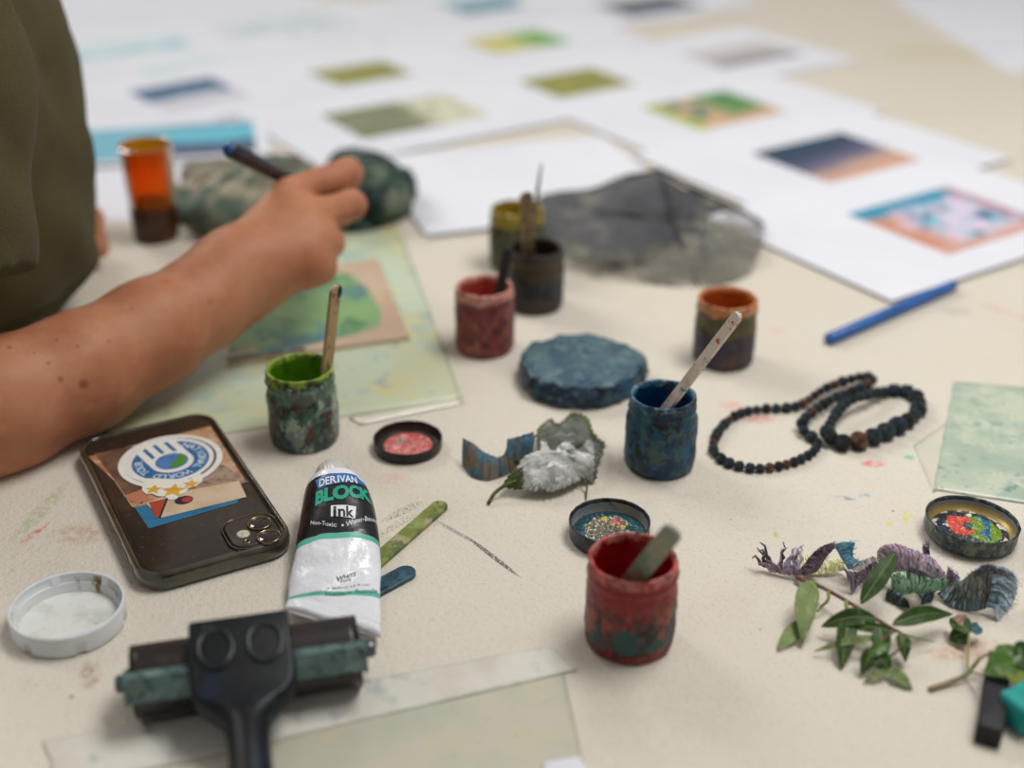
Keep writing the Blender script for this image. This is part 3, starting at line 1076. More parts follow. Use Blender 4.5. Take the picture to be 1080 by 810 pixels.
def stick(label, p0, p1, wd, th, m, face, tipm=None, tiplen=0, name='paint_stick', tip_side=False):
    """flat wooden stick with round ends from p0 to p1, its broad side turned towards 'face'"""
    p0, p1 = Vector(p0), Vector(p1)
    ax = (p1 - p0)
    L = ax.length
    ax.normalize()
    nrm = (face - ax * face.dot(ax)).normalized()
    sd = ax.cross(nrm)
    out = [(-wd / 2 * math.cos(a), wd / 2 * (1 - math.sin(a))) for a in [PI / 2 * k / 8 for k in range(9)]]
    left = [(-x, y) for x, y in out][::-1]
    # outline in (across, along)
    o2 = []
    for k in range(17):
        a = PI + PI * k / 16
        o2.append((wd / 2 * math.cos(a), wd / 2 + wd / 2 * math.sin(a)))
    for k in range(17):
        a = PI * k / 16
        o2.append((wd / 2 * math.cos(a), L - wd / 2 + wd / 2 * math.sin(a)))
    bm = prism_bm(o2, -th / 2, th / 2, .0003, 2)
    M = Matrix((sd, ax, nrm)).transposed().to_4x4()
    M.translation = p0
    bmesh.ops.transform(bm, matrix=Matrix.Translation(-p0) @ M, verts=bm.verts)
    t = thing(name, label, 'stick', p0)
    o = bobj('stick_blade', bm, m, t)
    if tipm is not None:
        V, Fc = lathe(smooth_prof([(0, -.001), (.0018, 0), (.0022, .003), (.0018, .006), (0, .0072)], 3), 14)
        q = ax.to_track_quat('Z', 'Y')
        off = sd * (wd * .32) + ax * (L - .0075)
        Mt = Matrix.Translation(off) @ q.to_matrix().to_4x4()
        obj('paint_blob', [Mt @ Vector(v) for v in V], Fc, tipm, t)
    return t

woodm = mat('bare_stick_wood', '#b79a70', .7, layers=[('#8f7550', 90, .45, .7, 4, (1, 1, .2)), ('#6b5a42', 160, .55, .7), ('#3d3a35', 240, .62, .7)], bump=(300, .3, .0005))
def stick_line(e_px, t_px, c, H, R, zb):
    """a stick seen along the picture line e_px -> t_px, crossing the mouth of the jar at e_px and standing on paint of height zb"""
    E_ = at(e_px[0], e_px[1], H)
    best = None
    for k in range(0, 400):
        s_ = k / 400 * 3.0
        q = at(e_px[0] + s_ * (e_px[0] - t_px[0]), e_px[1] + s_ * (e_px[1] - t_px[1]), zb)
        d = math.hypot(q.x - c.x, q.y - c.y)
        if best is None or d < best[0]:
            best = (d, q)
    d, q = best
    r = Vector((q.x - c.x, q.y - c.y, 0))
    if r.length > R * .62:
        r *= R * .62 / r.length
    B_ = Vector((c.x + r.x, c.y + r.y, zb))
    dr = E_ - B_
    bt = None
    for k in range(400):
        P = E_ + dr * (k / 100)
        v = P - EYE
        x, y = 540 + FPX * v.dot(RT) / v.dot(FW), 405 - FPX * v.dot(UP) / v.dot(FW)
        e = (x - t_px[0]) ** 2 + (y - t_px[1]) ** 2
        if bt is None or e < bt[0]:
            bt = (e, P)
    print('STICK', e_px, 'miss px', round(math.sqrt(bt[0]), 1), 'base off axis', round(d, 4), 'len', round((bt[1] - B_).length, 4))
    return B_, E_, bt[1]

# in the red jar: greenish brown stick leaning towards the camera
redst = mat('muted_painted_stick', '#8a8a72', .5, layers=[('#55785e', 60, .45, .6), ('#b08a72', 70, .5, .62), ('#5c7a86', 90, .55, .68), ('#9c9686', 150, .55, .7)], bump=(300, .4, .0006))
B_, E_, T_ = stick_line((674, 604), (716, 562), c_red, .0475, .0185, .0125)
stick('flat grey-green painted stick leaning in the red jar', B_, T_, .0095, .0019, redst, (EYE - E_).normalized() + Vector((.15, 0, .25)))
# in the green jar
B_, E_, T_ = stick_line((345, 387), (354, 301), c_grn, .0478, .0180, .0165)
stick('bare wooden stick with a navy tip standing in the green jar', B_, T_, .0092, .0019, woodm, Vector((.80, -.45, .1)), mat('navy_paint', '#142a4a', .35, layers=[('#0e1d36', 300, .4, .6)]))
# in the blue jar
B_, E_, T_ = stick_line((708, 424), (789, 338), c_blu, .0460, .0170, .0145)
whst = mat('white_painted_stick', '#d2c6b8', .5, layers=[('#b8a99a', 90, .5, .7), ('#c9524f', 120, .62, .66), ('#23759a', 170, .61, .65), ('#1f3f5c', 220, .66, .7)], bump=(300, .4, .0006))
stick('whitish paint-flecked stick leaning out of the blue jar', B_, T_, .0060, .0026, whst, Vector((-.25, -.6, .8)))
# in the dark jar
B_, E_, T_ = stick_line((557, 264), (555, 203), c_drk, .0455, .0180, .0305)
stick('brown wooden stick standing in the near-black jar', B_, T_, .0090, .002, mat('stained_brown_stick', '#94805f', .6, layers=[('#786248', 80, .45, .65, 4, (1, 1, .3)), ('#4d443c', 140, .55, .7)]), Vector((.25, -.95, 0)))
B_, E_, T_ = stick_line((559, 260), (572, 166), c_drk, .0455, .0180, .0305)
t = thing('thin_brush', 'thin grey-brown brush handle rising behind the brown stick in the near-black jar', 'brush', B_)
p0 = Vector((0, .004, 0))
p1 = T_ - B_
V, Fc = tube([p0, p0.lerp(p1, .4), p0.lerp(p1, .75), p1], [.0018, .0017, .0013, .0007], 12)
obj('handle', V, Fc, mat('grey_brown_handle', '#6b6156', .5, layers=[('#857a6c', 200, .5, .7)]), t)
# in the brick-red jar
B_, E_, T_ = stick_line((529, 298), (536, 262), c_pnk, .0462, .0175, .0265)
stick('short black-stained stick in the brick-red jar', B_, T_, .0068, .002, mat('black_stained_stick', '#201c1b', .5, layers=[('#4a3020', 120, .6, .7)]), Vector((-.2, -.95, .2)))

# ------------------------------------------------------------------ lids lying upside down
def paint_disc(r, z, fn, mats, parent, seed, amp=.0012, name='paint_layer', nr=34, na=112):
    V, Fc, fm = [(0, 0, z)], [], []
    def hgt(x, y):
        rr = math.hypot(x, y) / r
        return z + amp * (1 - rr ** 4) * (.5 + .8 * abs(nz(x, y, 0, 260, seed)) + .5 * nz(x, y, 0, 620, seed + 2))
    V[0] = (0, 0, hgt(0, 0))
    for i in range(1, nr + 1):
        for k in range(na):
            a = 2 * PI * k / na
            x, y = r * i / nr * math.cos(a), r * i / nr * math.sin(a)
            V.append((x, y, hgt(x, y) if i < nr else z))
    for k in range(na):
        Fc.append((0, 1 + k, 1 + (k + 1) % na))
    for i in range(nr - 1):
        for k in range(na):
            a, b = 1 + i * na + k, 1 + i * na + (k + 1) % na
            Fc.append((a, a + na, b + na, b))
    for q in Fc:
        x = sum(V[i][0] for i in q) / len(q) / r
        y = sum(V[i][1] for i in q) / len(q) / r
        fm.append(fn(x + .10 * nz(x, y, 0, 3, seed), y + .10 * nz(x, y, 1, 3, seed)))
    return obj(name, V, Fc, mats, parent, fm=fm)

def lid(label, px, py, R, H, shell_m, wall_m, tilt=(0, 0), seed=0.0, group='jar lids lying upside down'):
    """px, py: centre of the rim in the picture"""
    c = at(px, py, H)
    t = thing('jar_lid', label, 'lid', (c.x, c.y, 0), 0, group)
    t.rotation_euler = (tilt[0], tilt[1], 0)
    if tilt[0] or tilt[1]:
        t.location.z = R * max(abs(math.sin(tilt[0])), abs(math.sin(tilt[1]))) * .95
    prof = smooth_prof([(0, 0), (R * .86, 0), (R * .95, .0005), (R * .99, .0025), (R * .985, H * .55), (R * .99, H - .0018), (R * 1.0, H - .0006),
                        (R * .975, H), (R * .945, H - .0008), (R * .94, H - .0022)], 3)
    V, Fc = lathe(prof, 72, crust(seed, .00025, 240))
    obj('lid_shell', V, Fc, shell_m, t)
    prof = smooth_prof([(R * .942, H - .0020), (R * .935, H * .5), (R * .90, .0022), (R * .84, .0016), (0, .0016)], 3)
    V, Fc = lathe(prof, 64)
    obj('lid_liner', V, [q[::-1] for q in Fc], wall_m, t)
    return t
shell_b = crustm('blue_black_lid_metal', '#1d2a33', ['#1f4552', '#23303a', '#2f4a4f', '#3a3a34'], .35, 130)
shell_m2 = crustm('mottled_lid_metal', '#262f35', ['#1d3f4c', '#2f4a52', '#2a2a2e', '#3a5048', '#6a6a60'], .3, 150)
shell_k = crustm('black_lid_metal', '#141416', ['#1f1c1e', '#2b2022', '#17191c'], .35, 130)
liner_g = mat('grey_lid_liner', '#8d8f97', .4, layers=[('#a99a76', 40, .45, .6), ('#26333f', 150, .62, .68)])
liner_y = mat('worn_lilac_liner', '#9096a8', .4, layers=[('#1c2a38', 120, .66, .70), ('#b0a070', 30, .58, .75)])
liner_gold = mat('gold_lid_liner', '#a58f58', .35, layers=[('#8a7848', 80, .4, .7)], metal=.3)
liner_k = mat('dark_lid_liner', '#2a2420', .4, layers=[('#4a4030', 90, .5, .7)])
def P_(n, a, b, sc=500):
    return mat(n, a, .25, layers=[(b, sc, .5, .62, 4)], bump=(700, .6, .0008), coat=.4)
P_red = P_('thick_red_paint', '#c93a22', '#d96048')
P_lime = P_('thick_lime_paint', '#6c8c14', '#7a9c22')
P_blue = P_('thick_blue_paint', '#155f86', '#1d7a9c')
P_navy = P_('thick_navy_paint', '#12202c', '#2a3f4c')
P_teal = P_('thick_teal_paint', '#14404c', '#205a62')
P_fleck = mat('flecked_paint', '#6a6450', .22, layers=[('#e4e2d8', 700, .56, .60), ('#23261f', 520, .55, .6), ('#7a3a2a', 300, .62, .66), ('#b8b22a', 360, .66, .68)], bump=(800, .8, .001), coat=.4)
P_yel = P_('thick_yellow_paint', '#c9b325', '#b08a1c')
P_crim = P_('thick_crimson_paint', '#a82a38', '#c45a58')
P_white = P_('thick_white_paint', '#d8d6cf', '#b9a9a4')
P_salmon = mat('thick_salmon_paint', '#c96a62', .25, layers=[('#b83a34', 200, .5, .58), ('#e0a8a0', 260, .56, .62), ('#e6ddd6', 330, .64, .67)], bump=(600, .7, .001), coat=.4)

# by the red jar
t = lid('jar lid with a blue-black rim and flecked paint, partly hidden by the red jar', 643, 548, .0218, .0105, shell_b, liner_g, (0, 0), 1.2)
def fn(x, y):
    r = math.hypot(x, y)
    if (x + .10) ** 2 + (y - .55) ** 2 < .012: return 2
    if (x - .22) ** 2 / 1.4 + (y - .40) ** 2 < .016: return 3
    if (x - .38) ** 2 + (y - .12) ** 2 < .010: return 2
    if (x - .12) ** 2 + (y - .22) ** 2 < .006: return 2
    if ((x - .58) / .22) ** 2 + ((y + .08) / .35) ** 2 < 1: return 1
    if ((x + .25) / .2) ** 2 + ((y + .55) / .16) ** 2 < 1: return 4
    return 0 if r < .70 + .06 * math.sin(7 * math.atan2(y, x)) else 1
paint_disc(.0198, .0026, fn, [P_fleck, P_teal, P_yel, P_crim, P_blue], t, 4.4, .0022)
# right
t = lid('jar lid holding red, lime and blue paint, right of the others by the green film', 1025, 549, .0245, .0100, shell_m2, liner_y, (math.radians(-2), math.radians(3.0)), 2.2)
V, Fc = lathe(smooth_prof([(.0227, .0062), (.0218, .0042), (.0200, .0026)], 3), 60)
obj('gold_band', V, [q[::-1] for q in Fc], liner_gold, t)
def fn(x, y):
    r = math.hypot(x, y)
    if (x + .08) ** 2 + (y - .08) ** 2 < .020: return 5
    if (x + .22) ** 2 / .9 + (y - .12) ** 2 / 1.8 < .15 and x < .05: return 1
    if abs(x - .40 - .10 * math.sin(5 * y)) < .11 and -.55 < y < .62: return 3
    if ((x - .28) / .52) ** 2 + ((y + .05) / .62) ** 2 < 1: return 2
    if r > .86 and nz(x, y, 0, 4, 3) > .12: return 4
    if (x - .12) ** 2 + (y - .62) ** 2 < .010 or (x + .62) ** 2 + (y - .1) ** 2 < .006: return 4
    return 0
paint_disc(.0200, .0028, fn, [P_navy, P_red, P_lime, P_blue, P_white, P_teal], t, 6.1, .0020)
# black lid with salmon paint
t = lid('small black jar lid smeared with salmon-red paint, between the green jar and the curled leaves', 430, 461, .0206, .0075, shell_k, liner_k, (0, 0), 3.2)
def fn(x, y):
    return 0
def fn2(x, y):
    return 1 if (x + .35) ** 2 + (y - .15) ** 2 < .05 else 0
paint_disc(.0145, .0022, fn2, [P_salmon, mat('greyish_pink_paint', '#8a8078', .3, layers=[('#c9a49c', 200, .5, .62)])], t, 2.1, .0022)

# white plastic screw ring / cap, bottom left
R, H = .0272, .0118
c = at(70, 637, H)
t = thing('plastic_cap', 'white plastic screw cap lying open side up at the lower left', 'cap', (c.x, c.y, 0))
NOT = [math.radians(a) for a in (-118, -62, 2, 62, 120, 182)]
def notch(a, r, z):
    for n in NOT:
        d = (a - n + PI) % (2 * PI) - PI
        if abs(d) < .075 and z < H * .62 and r > R * .9:
            return r * .955, z
    return r, z
whitep = mat('white_plastic', '#dfe2e6', .35, layers=[('#cfd2d4', 40, .45, .7), ('#a8a698', 120, .68, .76)], spec=.5)
prof = [(0, .0), (R * .93, .0), (R * .975, .0004), (R, .0015), (R, H * .45), (R, H * .62), (R, H * .66), (R, H * .9), (R * .99, H), (R * .955, H), (R * .945, H - .0006), (R * .94, H * .6)]
V, Fc = lathe(prof, 192, notch)
obj('outer_wall', V, Fc, whitep, t)
innerm = mat('stained_inner_plastic', '#d6dadb', .4, layers=[('#c9ccc0', 60, .5, .65), ('#7d6a2e', 75, .60, .66, 3, (1, 1, .5)), ('#5a5a50', 130, .66, .72)])
prof = [(R * .94, H * .92), (R * .935, H * .62), (R * .90, H * .60), (R * .885, H * .55), (R * .87, H * .2), (R * .855, .0018)]
V, Fc = lathe(prof, 120)
obj('inner_ring', V, [q[::-1] for q in Fc], innerm, t)
floorm = mat('white_paint_film', '#e0e2de', .3, layers=[('#cdd0c8', 70, .5, .65), ('#a8a890', 200, .68, .74)], bump=(300, .5, .0006), coat=.2)
V, Fc = lathe([(R * .858, .0019), (R * .7, .0022), (R * .4, .002), (0, .0021)], 64, lambda a, r, z: (r, z + .0003 * nz(r * math.cos(a), r * math.sin(a), 0, 220, 4)))
obj('paint_film', V, [q[::-1] for q in Fc], floorm, t)
# ------------------------------------------------------------------ phone in a clear, worn case with stickers under it
PX, PY, PTH = -.1845, .6235, .488
PHH = .0105
ph = thing('smartphone', 'dark smartphone in a clear worn case with stickers, lying screen down beside the green jar', 'phone', (PX, PY, 0), PTH)
def ploc(px, py, z=PHH):
    p = at(px, py, z) - Vector((PX, PY, 0))
    c, s = math.cos(PTH), math.sin(PTH)
    return (c * p.x + s * p.y, -s * p.x + c * p.y)
casem = mat('smoked_phone_body', '#2b241d', .30, layers=[('#3a3025', 30, .45, .7), ('#4c4234', 300, .62, .72)], coat=.5, bump=(300, .06, .0004))
def rounded_slab(w, h, r, z0, z1, bev, seg=4, n=10):
    bm = prism_bm(rrect(w, h, r, n), z0, z1)
    es = [e for e in bm.edges if abs(e.verts[0].co.z - e.verts[1].co.z) < 1e-7]
    bmesh.ops.bevel(bm, geom=es, offset=bev, segments=seg, profile=.5, affect='EDGES')
    return bm
bobj('phone_body', rounded_slab(.0765, .1515, .0125, .0006, PHH - .0004, .0032), casem, ph, True, 35)
# clear bumper: a raised lip round the edge
bump = mat('amber_tinted_clear_bumper', '#4a4334', .16, layers=[('#2f2b22', 60, .4, .65)], coat=.8, spec=.6)
bmpath = rrect(.0775, .1525, .0130, 10)
V, Fc = [], []
sec = [(0, -.0052), (.0016, -.0040), (.0021, 0), (.0016, .0038), (.0006, .0052), (-.0006, .0050), (-.0012, .0044), (-.0012, .0030), (-.0010, -.0045)]
n1 = len(bmpath)
for k, (x, y) in enumerate(bmpath):
    xa, ya = bmpath[k - 1]
    xb, yb = bmpath[(k + 1) % n1]
    t_ = Vector((xb - xa, yb - ya)).normalized()
    nx, ny = t_.y, -t_.x
    for o1, o2 in sec:
        V.append((x + nx * o1, y + ny * o1, .0058 + o2))
m1 = len(sec)
for k in range(n1):
    for j in range(m1):
        Fc.append((k * m1 + j, ((k + 1) % n1) * m1 + j, ((k + 1) % n1) * m1 + (j + 1) % m1, k * m1 + (j + 1) % m1))
fixn(obj('case_bumper', V, Fc, bump, ph))
lensglass = mat('dark_lens_glass', '#14060c', .06, layers=[('#240c16', 300, .45, .6)], coat=1.0)
chrome = mat('lens_metal', '#8c8064', .2, .9, layers=[('#6c624c', 200, .4, .7)])
# camera bump: rounded square, two lenses, flash and microphone
cx, cy = ploc(266, 561)
bm = rounded_slab(.0262, .0270, .0080, PHH - .0006, PHH + .0014, .0009, 3)
bmesh.ops.translate(bm, vec=(cx, cy, 0), verts=bm.verts)
isl = bobj('camera_island', bm, casem, ph, True, 35)
V, Fc = [], []
rp = rrect(.0285, .0293, .0090, 8)
V, Fc = tube([(cx + x, cy + y, PHH + .0006) for x, y in rp] + [(cx + rp[0][0], cy + rp[0][1], PHH + .0006)], .00055, 8)
obj('island_lip', V, Fc, bump, isl)
for px, py in ((273.5, 551.5), (283.5, 565.5)):
    x, y = ploc(px, py, PHH + .002)
    V, Fc = lathe([(.0062, PHH + .001), (.0066, PHH + .0022), (.0060, PHH + .0026), (.0054, PHH + .0022), (.0050, PHH + .0016)], 40)
    r_ = obj('lens_ring', V, Fc, chrome, isl, loc=(x, y, 0))
    V, Fc = lathe([(.0052, PHH + .0017), (.0035, PHH + .0021), (0, PHH + .0023)], 40)
    obj('lens', V, Fc, lensglass, isl, loc=(x, y, 0))
x, y = ploc(256.5, 563.5, PHH + .0014)
V, Fc = lathe(smooth_prof([(.0036, PHH + .001), (.0034, PHH + .0019), (.0020, PHH + .0023), (0, PHH + .0024)], 3), 32)
obj('flash', V, Fc, mat('flash_diffuser', '#c9c0a6', .25, layers=[('#9c937c', 400, .5, .65)], coat=.5), isl, loc=(x, y, 0))
x, y = ploc(260.5, 571, PHH + .0014)
V, Fc = lathe([(.0021, PHH + .001), (.0020, PHH + .0017), (.0012, PHH + .0017), (.0010, PHH + .0014), (0, PHH + .0014)], 24)
obj('microphone', V, Fc, chrome, isl, loc=(x, y, 0))
for yy, ln in ((-.043, .011), (-.029, .010), (-.058, .006)):
    bm = bbox_bm(.0014, ln, .0030, .0006, 2, Matrix.Translation((-.0405, yy, .0058)))
    bobj('side_button', bm, bump, ph, True)

def sticker(name, pts, z, th, m, parent=ph, lab=None):
    o = bobj(name, prism_bm(pts, z, z + th), m, parent)
    if lab:
        o['label'] = lab
    return o
def pp(lst):
    q = [ploc(*p) for p in lst]
    ar = sum(q[i][0] * q[(i + 1) % len(q)][1] - q[(i + 1) % len(q)][0] * q[i][1] for i in range(len(q)))
    return q if ar > 0 else q[::-1]
def flat(name, col, rough=.45, l2=None, sc=60):
    return mat(name, col, rough, layers=[(l2 or col, sc, .45, .65)])
Z = PHH - .0004
tan = mat('tan_paper_scrap', '#b98f6e', .5, layers=[('#a9714f', 40, .5, .6), ('#c9ae92', 70, .5, .62), ('#8a7a68', 160, .6, .68)])
sticker('photo_scrap', pp([(93, 481), (222, 449), (260, 508), (166, 531), (151, 536), (139, 534), (120, 506)]), Z, .0001, tan, lab='tan photo scrap under the case')
sticker('photo_scrap', pp([(100, 478), (140, 470), (160, 510), (150, 531), (138, 529)]), Z + .0001, .0001, flat('brown_scrap', '#5f4436', l2='#7a5a46', sc=90), lab='brown photo scrap')
sticker('photo_scrap', pp([(130, 523), (152, 515), (158, 527), (144, 531)]), Z + .0002, .0001, flat('orange_scrap', '#b8765a'), lab='orange paper scrap')
sticker('photo_scrap', pp([(215, 489), (236, 490), (262, 508), (213, 513), (206, 506)]), Z + .0002, .0001, flat('mottled_scrap', '#a58c78', l2='#6a564c', sc=180), lab='mottled paper scrap')
bluec = mat('blue_card', '#2a6f96', .5, layers=[('#1f5f86', 60, .5, .65)])
sticker('blue_card_corner', pp([(142, 535), (160, 530), (252, 527), (250, 530), (157, 557)]), Z + .0001, .0001, bluec, lab='blue card corner')
sticker('card_print', pp([(154, 531), (175, 522), (252, 507), (260, 524), (170, 546)]), Z + .0003, .0001, flat('cream_card', '#cdb79c', l2='#c2a888'), lab='cream card')
sticker('card_print', pp([(157, 530), (175, 526), (168, 546), (164, 546)]), Z + .0004, .0001, flat('rust_red', '#a8432a'), lab='rust red triangle on the card')
sticker('card_print', pp([(175, 526), (177.5, 526), (169.5, 546), (167.5, 546)]), Z + .00045, .0001, flat('ink_navy', '#241f38'), lab='navy line on the card')
cxx, cyy = ploc(194, 527.5)
sticker('card_print', [(cxx + x, cyy + y) for x, y in ell(.0050, .0042, 30)], Z + .00042, .0001, flat('ink_navy_dot', '#2a1f38'), lab='navy disc on the card')
cxx, cyy = ploc(197, 527)
sticker('card_print', [(cxx + x, cyy + y) for x, y in ell(.0028, .0026, 24)], Z + .0005, .0001, flat('red_dot', '#b0402e', l2='#7a2a4a', sc=300), lab='red disc on the card')

# badge sticker: white rim, blue ring with lettering, white hand holding a globe, star banner
ZB = PHH + .0001
c0 = ploc(180, 486)
ua = math.radians(11)                     # the badge is turned a little on the phone
def bd(x, y):
    """badge plane: x to the right, y away from the camera end"""
    return (c0[0] + x * math.cos(ua) - y * math.sin(ua), c0[1] + x * math.sin(ua) + y * math.cos(ua))
# measured axes of the oval
pr_, pl_, pt_, pb_ = ploc(239, 477), ploc(120, 496), ploc(186, 452), ploc(174, 519)
BR = .0292
whites = flat('sticker_white', '#e6e4df', .4, '#dcd9d2')
bluei = flat('badge_blue', '#2d6a9e', .45, '#26608f', 300)
bds = sticker('badge_sticker', [bd(x, y) for x, y in ell(BR, BR * 1.0, 64)], ZB, .00018, whites, lab='round white badge sticker with a blue ring, a hand and a globe')
sticker('badge_print', [bd(x, y) for x, y in ell(BR * .885, BR * .885, 64)], ZB + .00018, .00003, flat('grey_shadow_line', '#5a5854', .5, '#4c4a46'), bds, 'grey outline ring')  # thin grey ring left showing round the offset white disc
sticker('badge_print', [bd(x - .0006, y + .0006) for x, y in ell(BR * .86, BR * .86, 64)], ZB + .0002, .00004, whites, bds, 'white inner ring')
sticker('badge_print', [bd(x, y) for x, y in ell(BR * .74, BR * .74, 64)], ZB + .00024, .00004, bluei, bds, 'blue disc')
# hand: palm disc and four upright fingers
hand = [(-.0098, .0)] + ell(.0098, .0098, 24, 0, 0, PI, 2 * PI) + [(.0098, .0)]
palm = [bd(x, y) for x, y in ell(.0122, .0118, 40, 0, -.002)]
sticker('badge_print', palm, ZB + .00028, .00004, whites, bds, 'white palm of the hand')
for k in range(4):
    x0 = -.0122 + k * .0067
    sticker('badge_print', [bd(*q) for q in [(x0, -.002), (x0 + .0043, -.002), (x0 + .0043, .0215), (x0, .0215)]], ZB + .00028 + .000004 * (k + 1), .00004, whites, bds, 'white finger of the hand')
sticker('badge_print', [bd(x, y) for x, y in ell(.0094, .0088, 40, 0, -.0015)], ZB + .00034, .00004, flat('globe_blue', '#4f7fb8', .45, '#3f6ea8', 200), bds, 'blue globe')
land = [(-.003, -.0086), (.003, -.0088), (.0072, -.0056), (.0088, -.001), (.0078, .0024), (.0052, .0030), (.0042, .0), (.002, -.0018), (.0008, -.0035), (-.001, -.0028), (-.0028, -.005)]
sticker('badge_print', [bd(*q) for q in land], ZB + .00038, .00004, flat('globe_green', '#4f8a2e', .45, '#3f7a28', 250), bds, 'green land on the globe')
# lettering round the lower half, tops outwards (it reads from the far side)
def arc_text(body, rad, a_mid, size, m, parent, z):
    n = len(body)
    step = .235
    Vv, Ff = [], []
    for i, chh in enumerate(body):
        if chh == ' ':
            continue
        tv, tf = text_mesh(chh, size, .02, 'CENTER', .95)
        a = a_mid + (n / 2 - .5 - i) * step
        o0 = len(Vv)
        for x, y in tv:
            r = rad + y
            xx = r * math.cos(a) + x * math.sin(a)
            yy = r * math.sin(a) - x * math.cos(a)
            q = bd(xx, yy)
            Vv.append((q[0], q[1], z))
        Ff += [tuple(i2 + o0 for i2 in f) for f in tf]
    o = obj('lettering', Vv, Ff, m, parent, smooth=False)
    sol = o.modifiers.new('thickness', 'SOLIDIFY')
    sol.thickness = .00003
    return o
arc_text('NATIONAL WORLD TOUR', BR * .60, 1.5 * PI + .05, .0064, flat('pale_lettering', '#c3d3e2', .45, '#d6dfe8'), bds, ZB + .00030)
# star banner under the badge
ban = pp([(150, 513), (152, 505), (200, 506), (211, 499), (214, 503), (213.5, 508), (206, 514), (199, 515), (196, 520), (190, 522), (186, 527), (179, 528), (174, 524), (167, 524), (160, 521), (155, 522), (150, 518)])
bn = sticker('banner_sticker', ban, ZB + .0002, .0001, flat('banner_white', '#e4e3d6', .4, '#d9d8cc'), lab='white wavy banner with three yellow stars')
def star(cx, cy, r, rot=0):
    return [(cx + (r if k % 2 == 0 else r * .45) * math.cos(rot + PI / 2 + k * PI / 5), cy + (r if k % 2 == 0 else r * .45) * math.sin(rot + PI / 2 + k * PI / 5)) for k in range(10)]
sy = flat('star_yellow', '#d9a83a', .45, '#c9952e', 200)
for px, py, r in ((162, 517, .0052), (183, 518, .0074), (201.5, 511, .0050)):
    q = ploc(px, py)
    sticker('star', star(q[0], q[1], r, ua + PI), ZB + .0003, .00005, sy, bn)

# ------------------------------------------------------------------ tube of block ink
rows = [  # (left x, left y, right x, right y, half thickness, lift)
    (337, 515.0, 375, 514.0, .0115, .003), (328, 517.5, 382, 516.5, .0145, .0012), (322, 522, 388.5, 521, .0158, 0), (318, 540, 395, 537, .0146, 0), (314, 563, 399, 559, .0122, 0),
    (311, 585, 401, 579, .0098, .0002), (306, 608, 402, 600, .0070, .0008), (304.5, 615, 402, 608, .0060, .0010), (304, 629, 401, 621, .0040, .0022), (301, 640, 401.5, 655, .0018, .0036), (299.5, 644, 402, 672, .0010, .0040)]
axes = []
for (xl, yl, xr, yr, b, lf) in rows:
    axes.append(tuple(at(xl, yl, b + lf)) + tuple(at(xr, yr, b + lf)) + (b, lf))
RR = spline(axes, 161)[::2]
o0 = at(350, 585)
inkt = thing('ink_tube', 'crumpled white tube of block printing ink with a black and green label', 'ink tube', (o0.x, o0.y, 0))
NA = 40
def tube_pt(vi, th):
    """vi: 0..80 along the tube, th: angle round it (pi/2 = top)"""
    i = min(int(vi), 79)
    r = RR[i] * (1 - (vi - i)) + RR[i + 1] * (vi - i)
    L_, R_ = Vector(r[0:3]), Vector(r[3:6])
    b, lf = r[6], r[7]
    c, h = (L_ + R_) / 2, (R_ - L_) / 2
    co_, si = math.cos(th), math.sin(th)
    ex = .85
    x = math.copysign(abs(co_) ** ex, co_)
    z = math.copysign(abs(si) ** 1.0, si)
    p = c + h * x
    p.z = b + lf + b * z
    u = vi / 80
    if si > 0:
        k = max(0, min(1, (u - .22) / .3))
        p.z += k * (.0026 * (abs(nz(p.x, p.y, 0, 52, 3.3)) - .2) * si + .0014 * (.25 - abs(nz(p.x, p.y, 0, 95, 5.1))) * si)
        p.z += .0007 * nz(p.x, p.y, 0, 50, 8.1) * si * (1 - k) 
    else:
        p.z = max(p.z, lf * .6)
    return p - o0
def on_tube(px, py):
    """surface parameter (v, th) of the upper tube side seen at (px, py)"""
    best = None
    for i in range(0, 161):
        for k in range(2, 79):
            th = PI * k / 80
            p = tube_pt(i / 2, th) + o0 - EYE
            dep = p.dot(FW)
            x, y = 540 + FPX * p.dot(RT) / dep, 405 - FPX * p.dot(UP) / dep
            e = max(0, (x - px) ** 2 + (y - py) ** 2 - .5) + 900 * dep      # the nearer of two hits is the visible one
            if best is None or e < best[0]:
                best = (e, i / 2, th)
    bi, bk = best[1], best[2]
    for st in (.25, .12, .06, .03):
        e0, b1 = 1e9, (bi, bk)
        for di in (-1, 0, 1):
            for dk in (-1, 0, 1):
                i_, k_ = min(80, max(0, bi + di * st)), bk + dk * st * PI / 40
                p = tube_pt(i_, k_) + o0 - EYE
                dep = p.dot(FW)
                e = (540 + FPX * p.dot(RT) / dep - px) ** 2 + (405 - FPX * p.dot(UP) / dep - py) ** 2
                if e < e0:
                    e0, b1 = e, (i_, k_)
        bi, bk = b1
    return bi, bk
V, Fc, fm = [], [], []
SUBR = 4
NR = 80 * SUBR + 1
for i in range(NR):
    for k in range(NA):
        V.append(tube_pt(i / SUBR, 2 * PI * k / NA))
def vrow(y):      # spline index of a picture row along the middle of the tube
    ys = [(a[1] + a[3]) / 2 for a in rows]
    for j in range(len(ys) - 1):
        if ys[j] <= y <= ys[j + 1]:
            return (j + (y - ys[j]) / (ys[j + 1] - ys[j])) * 8
    return 80
BND = {}
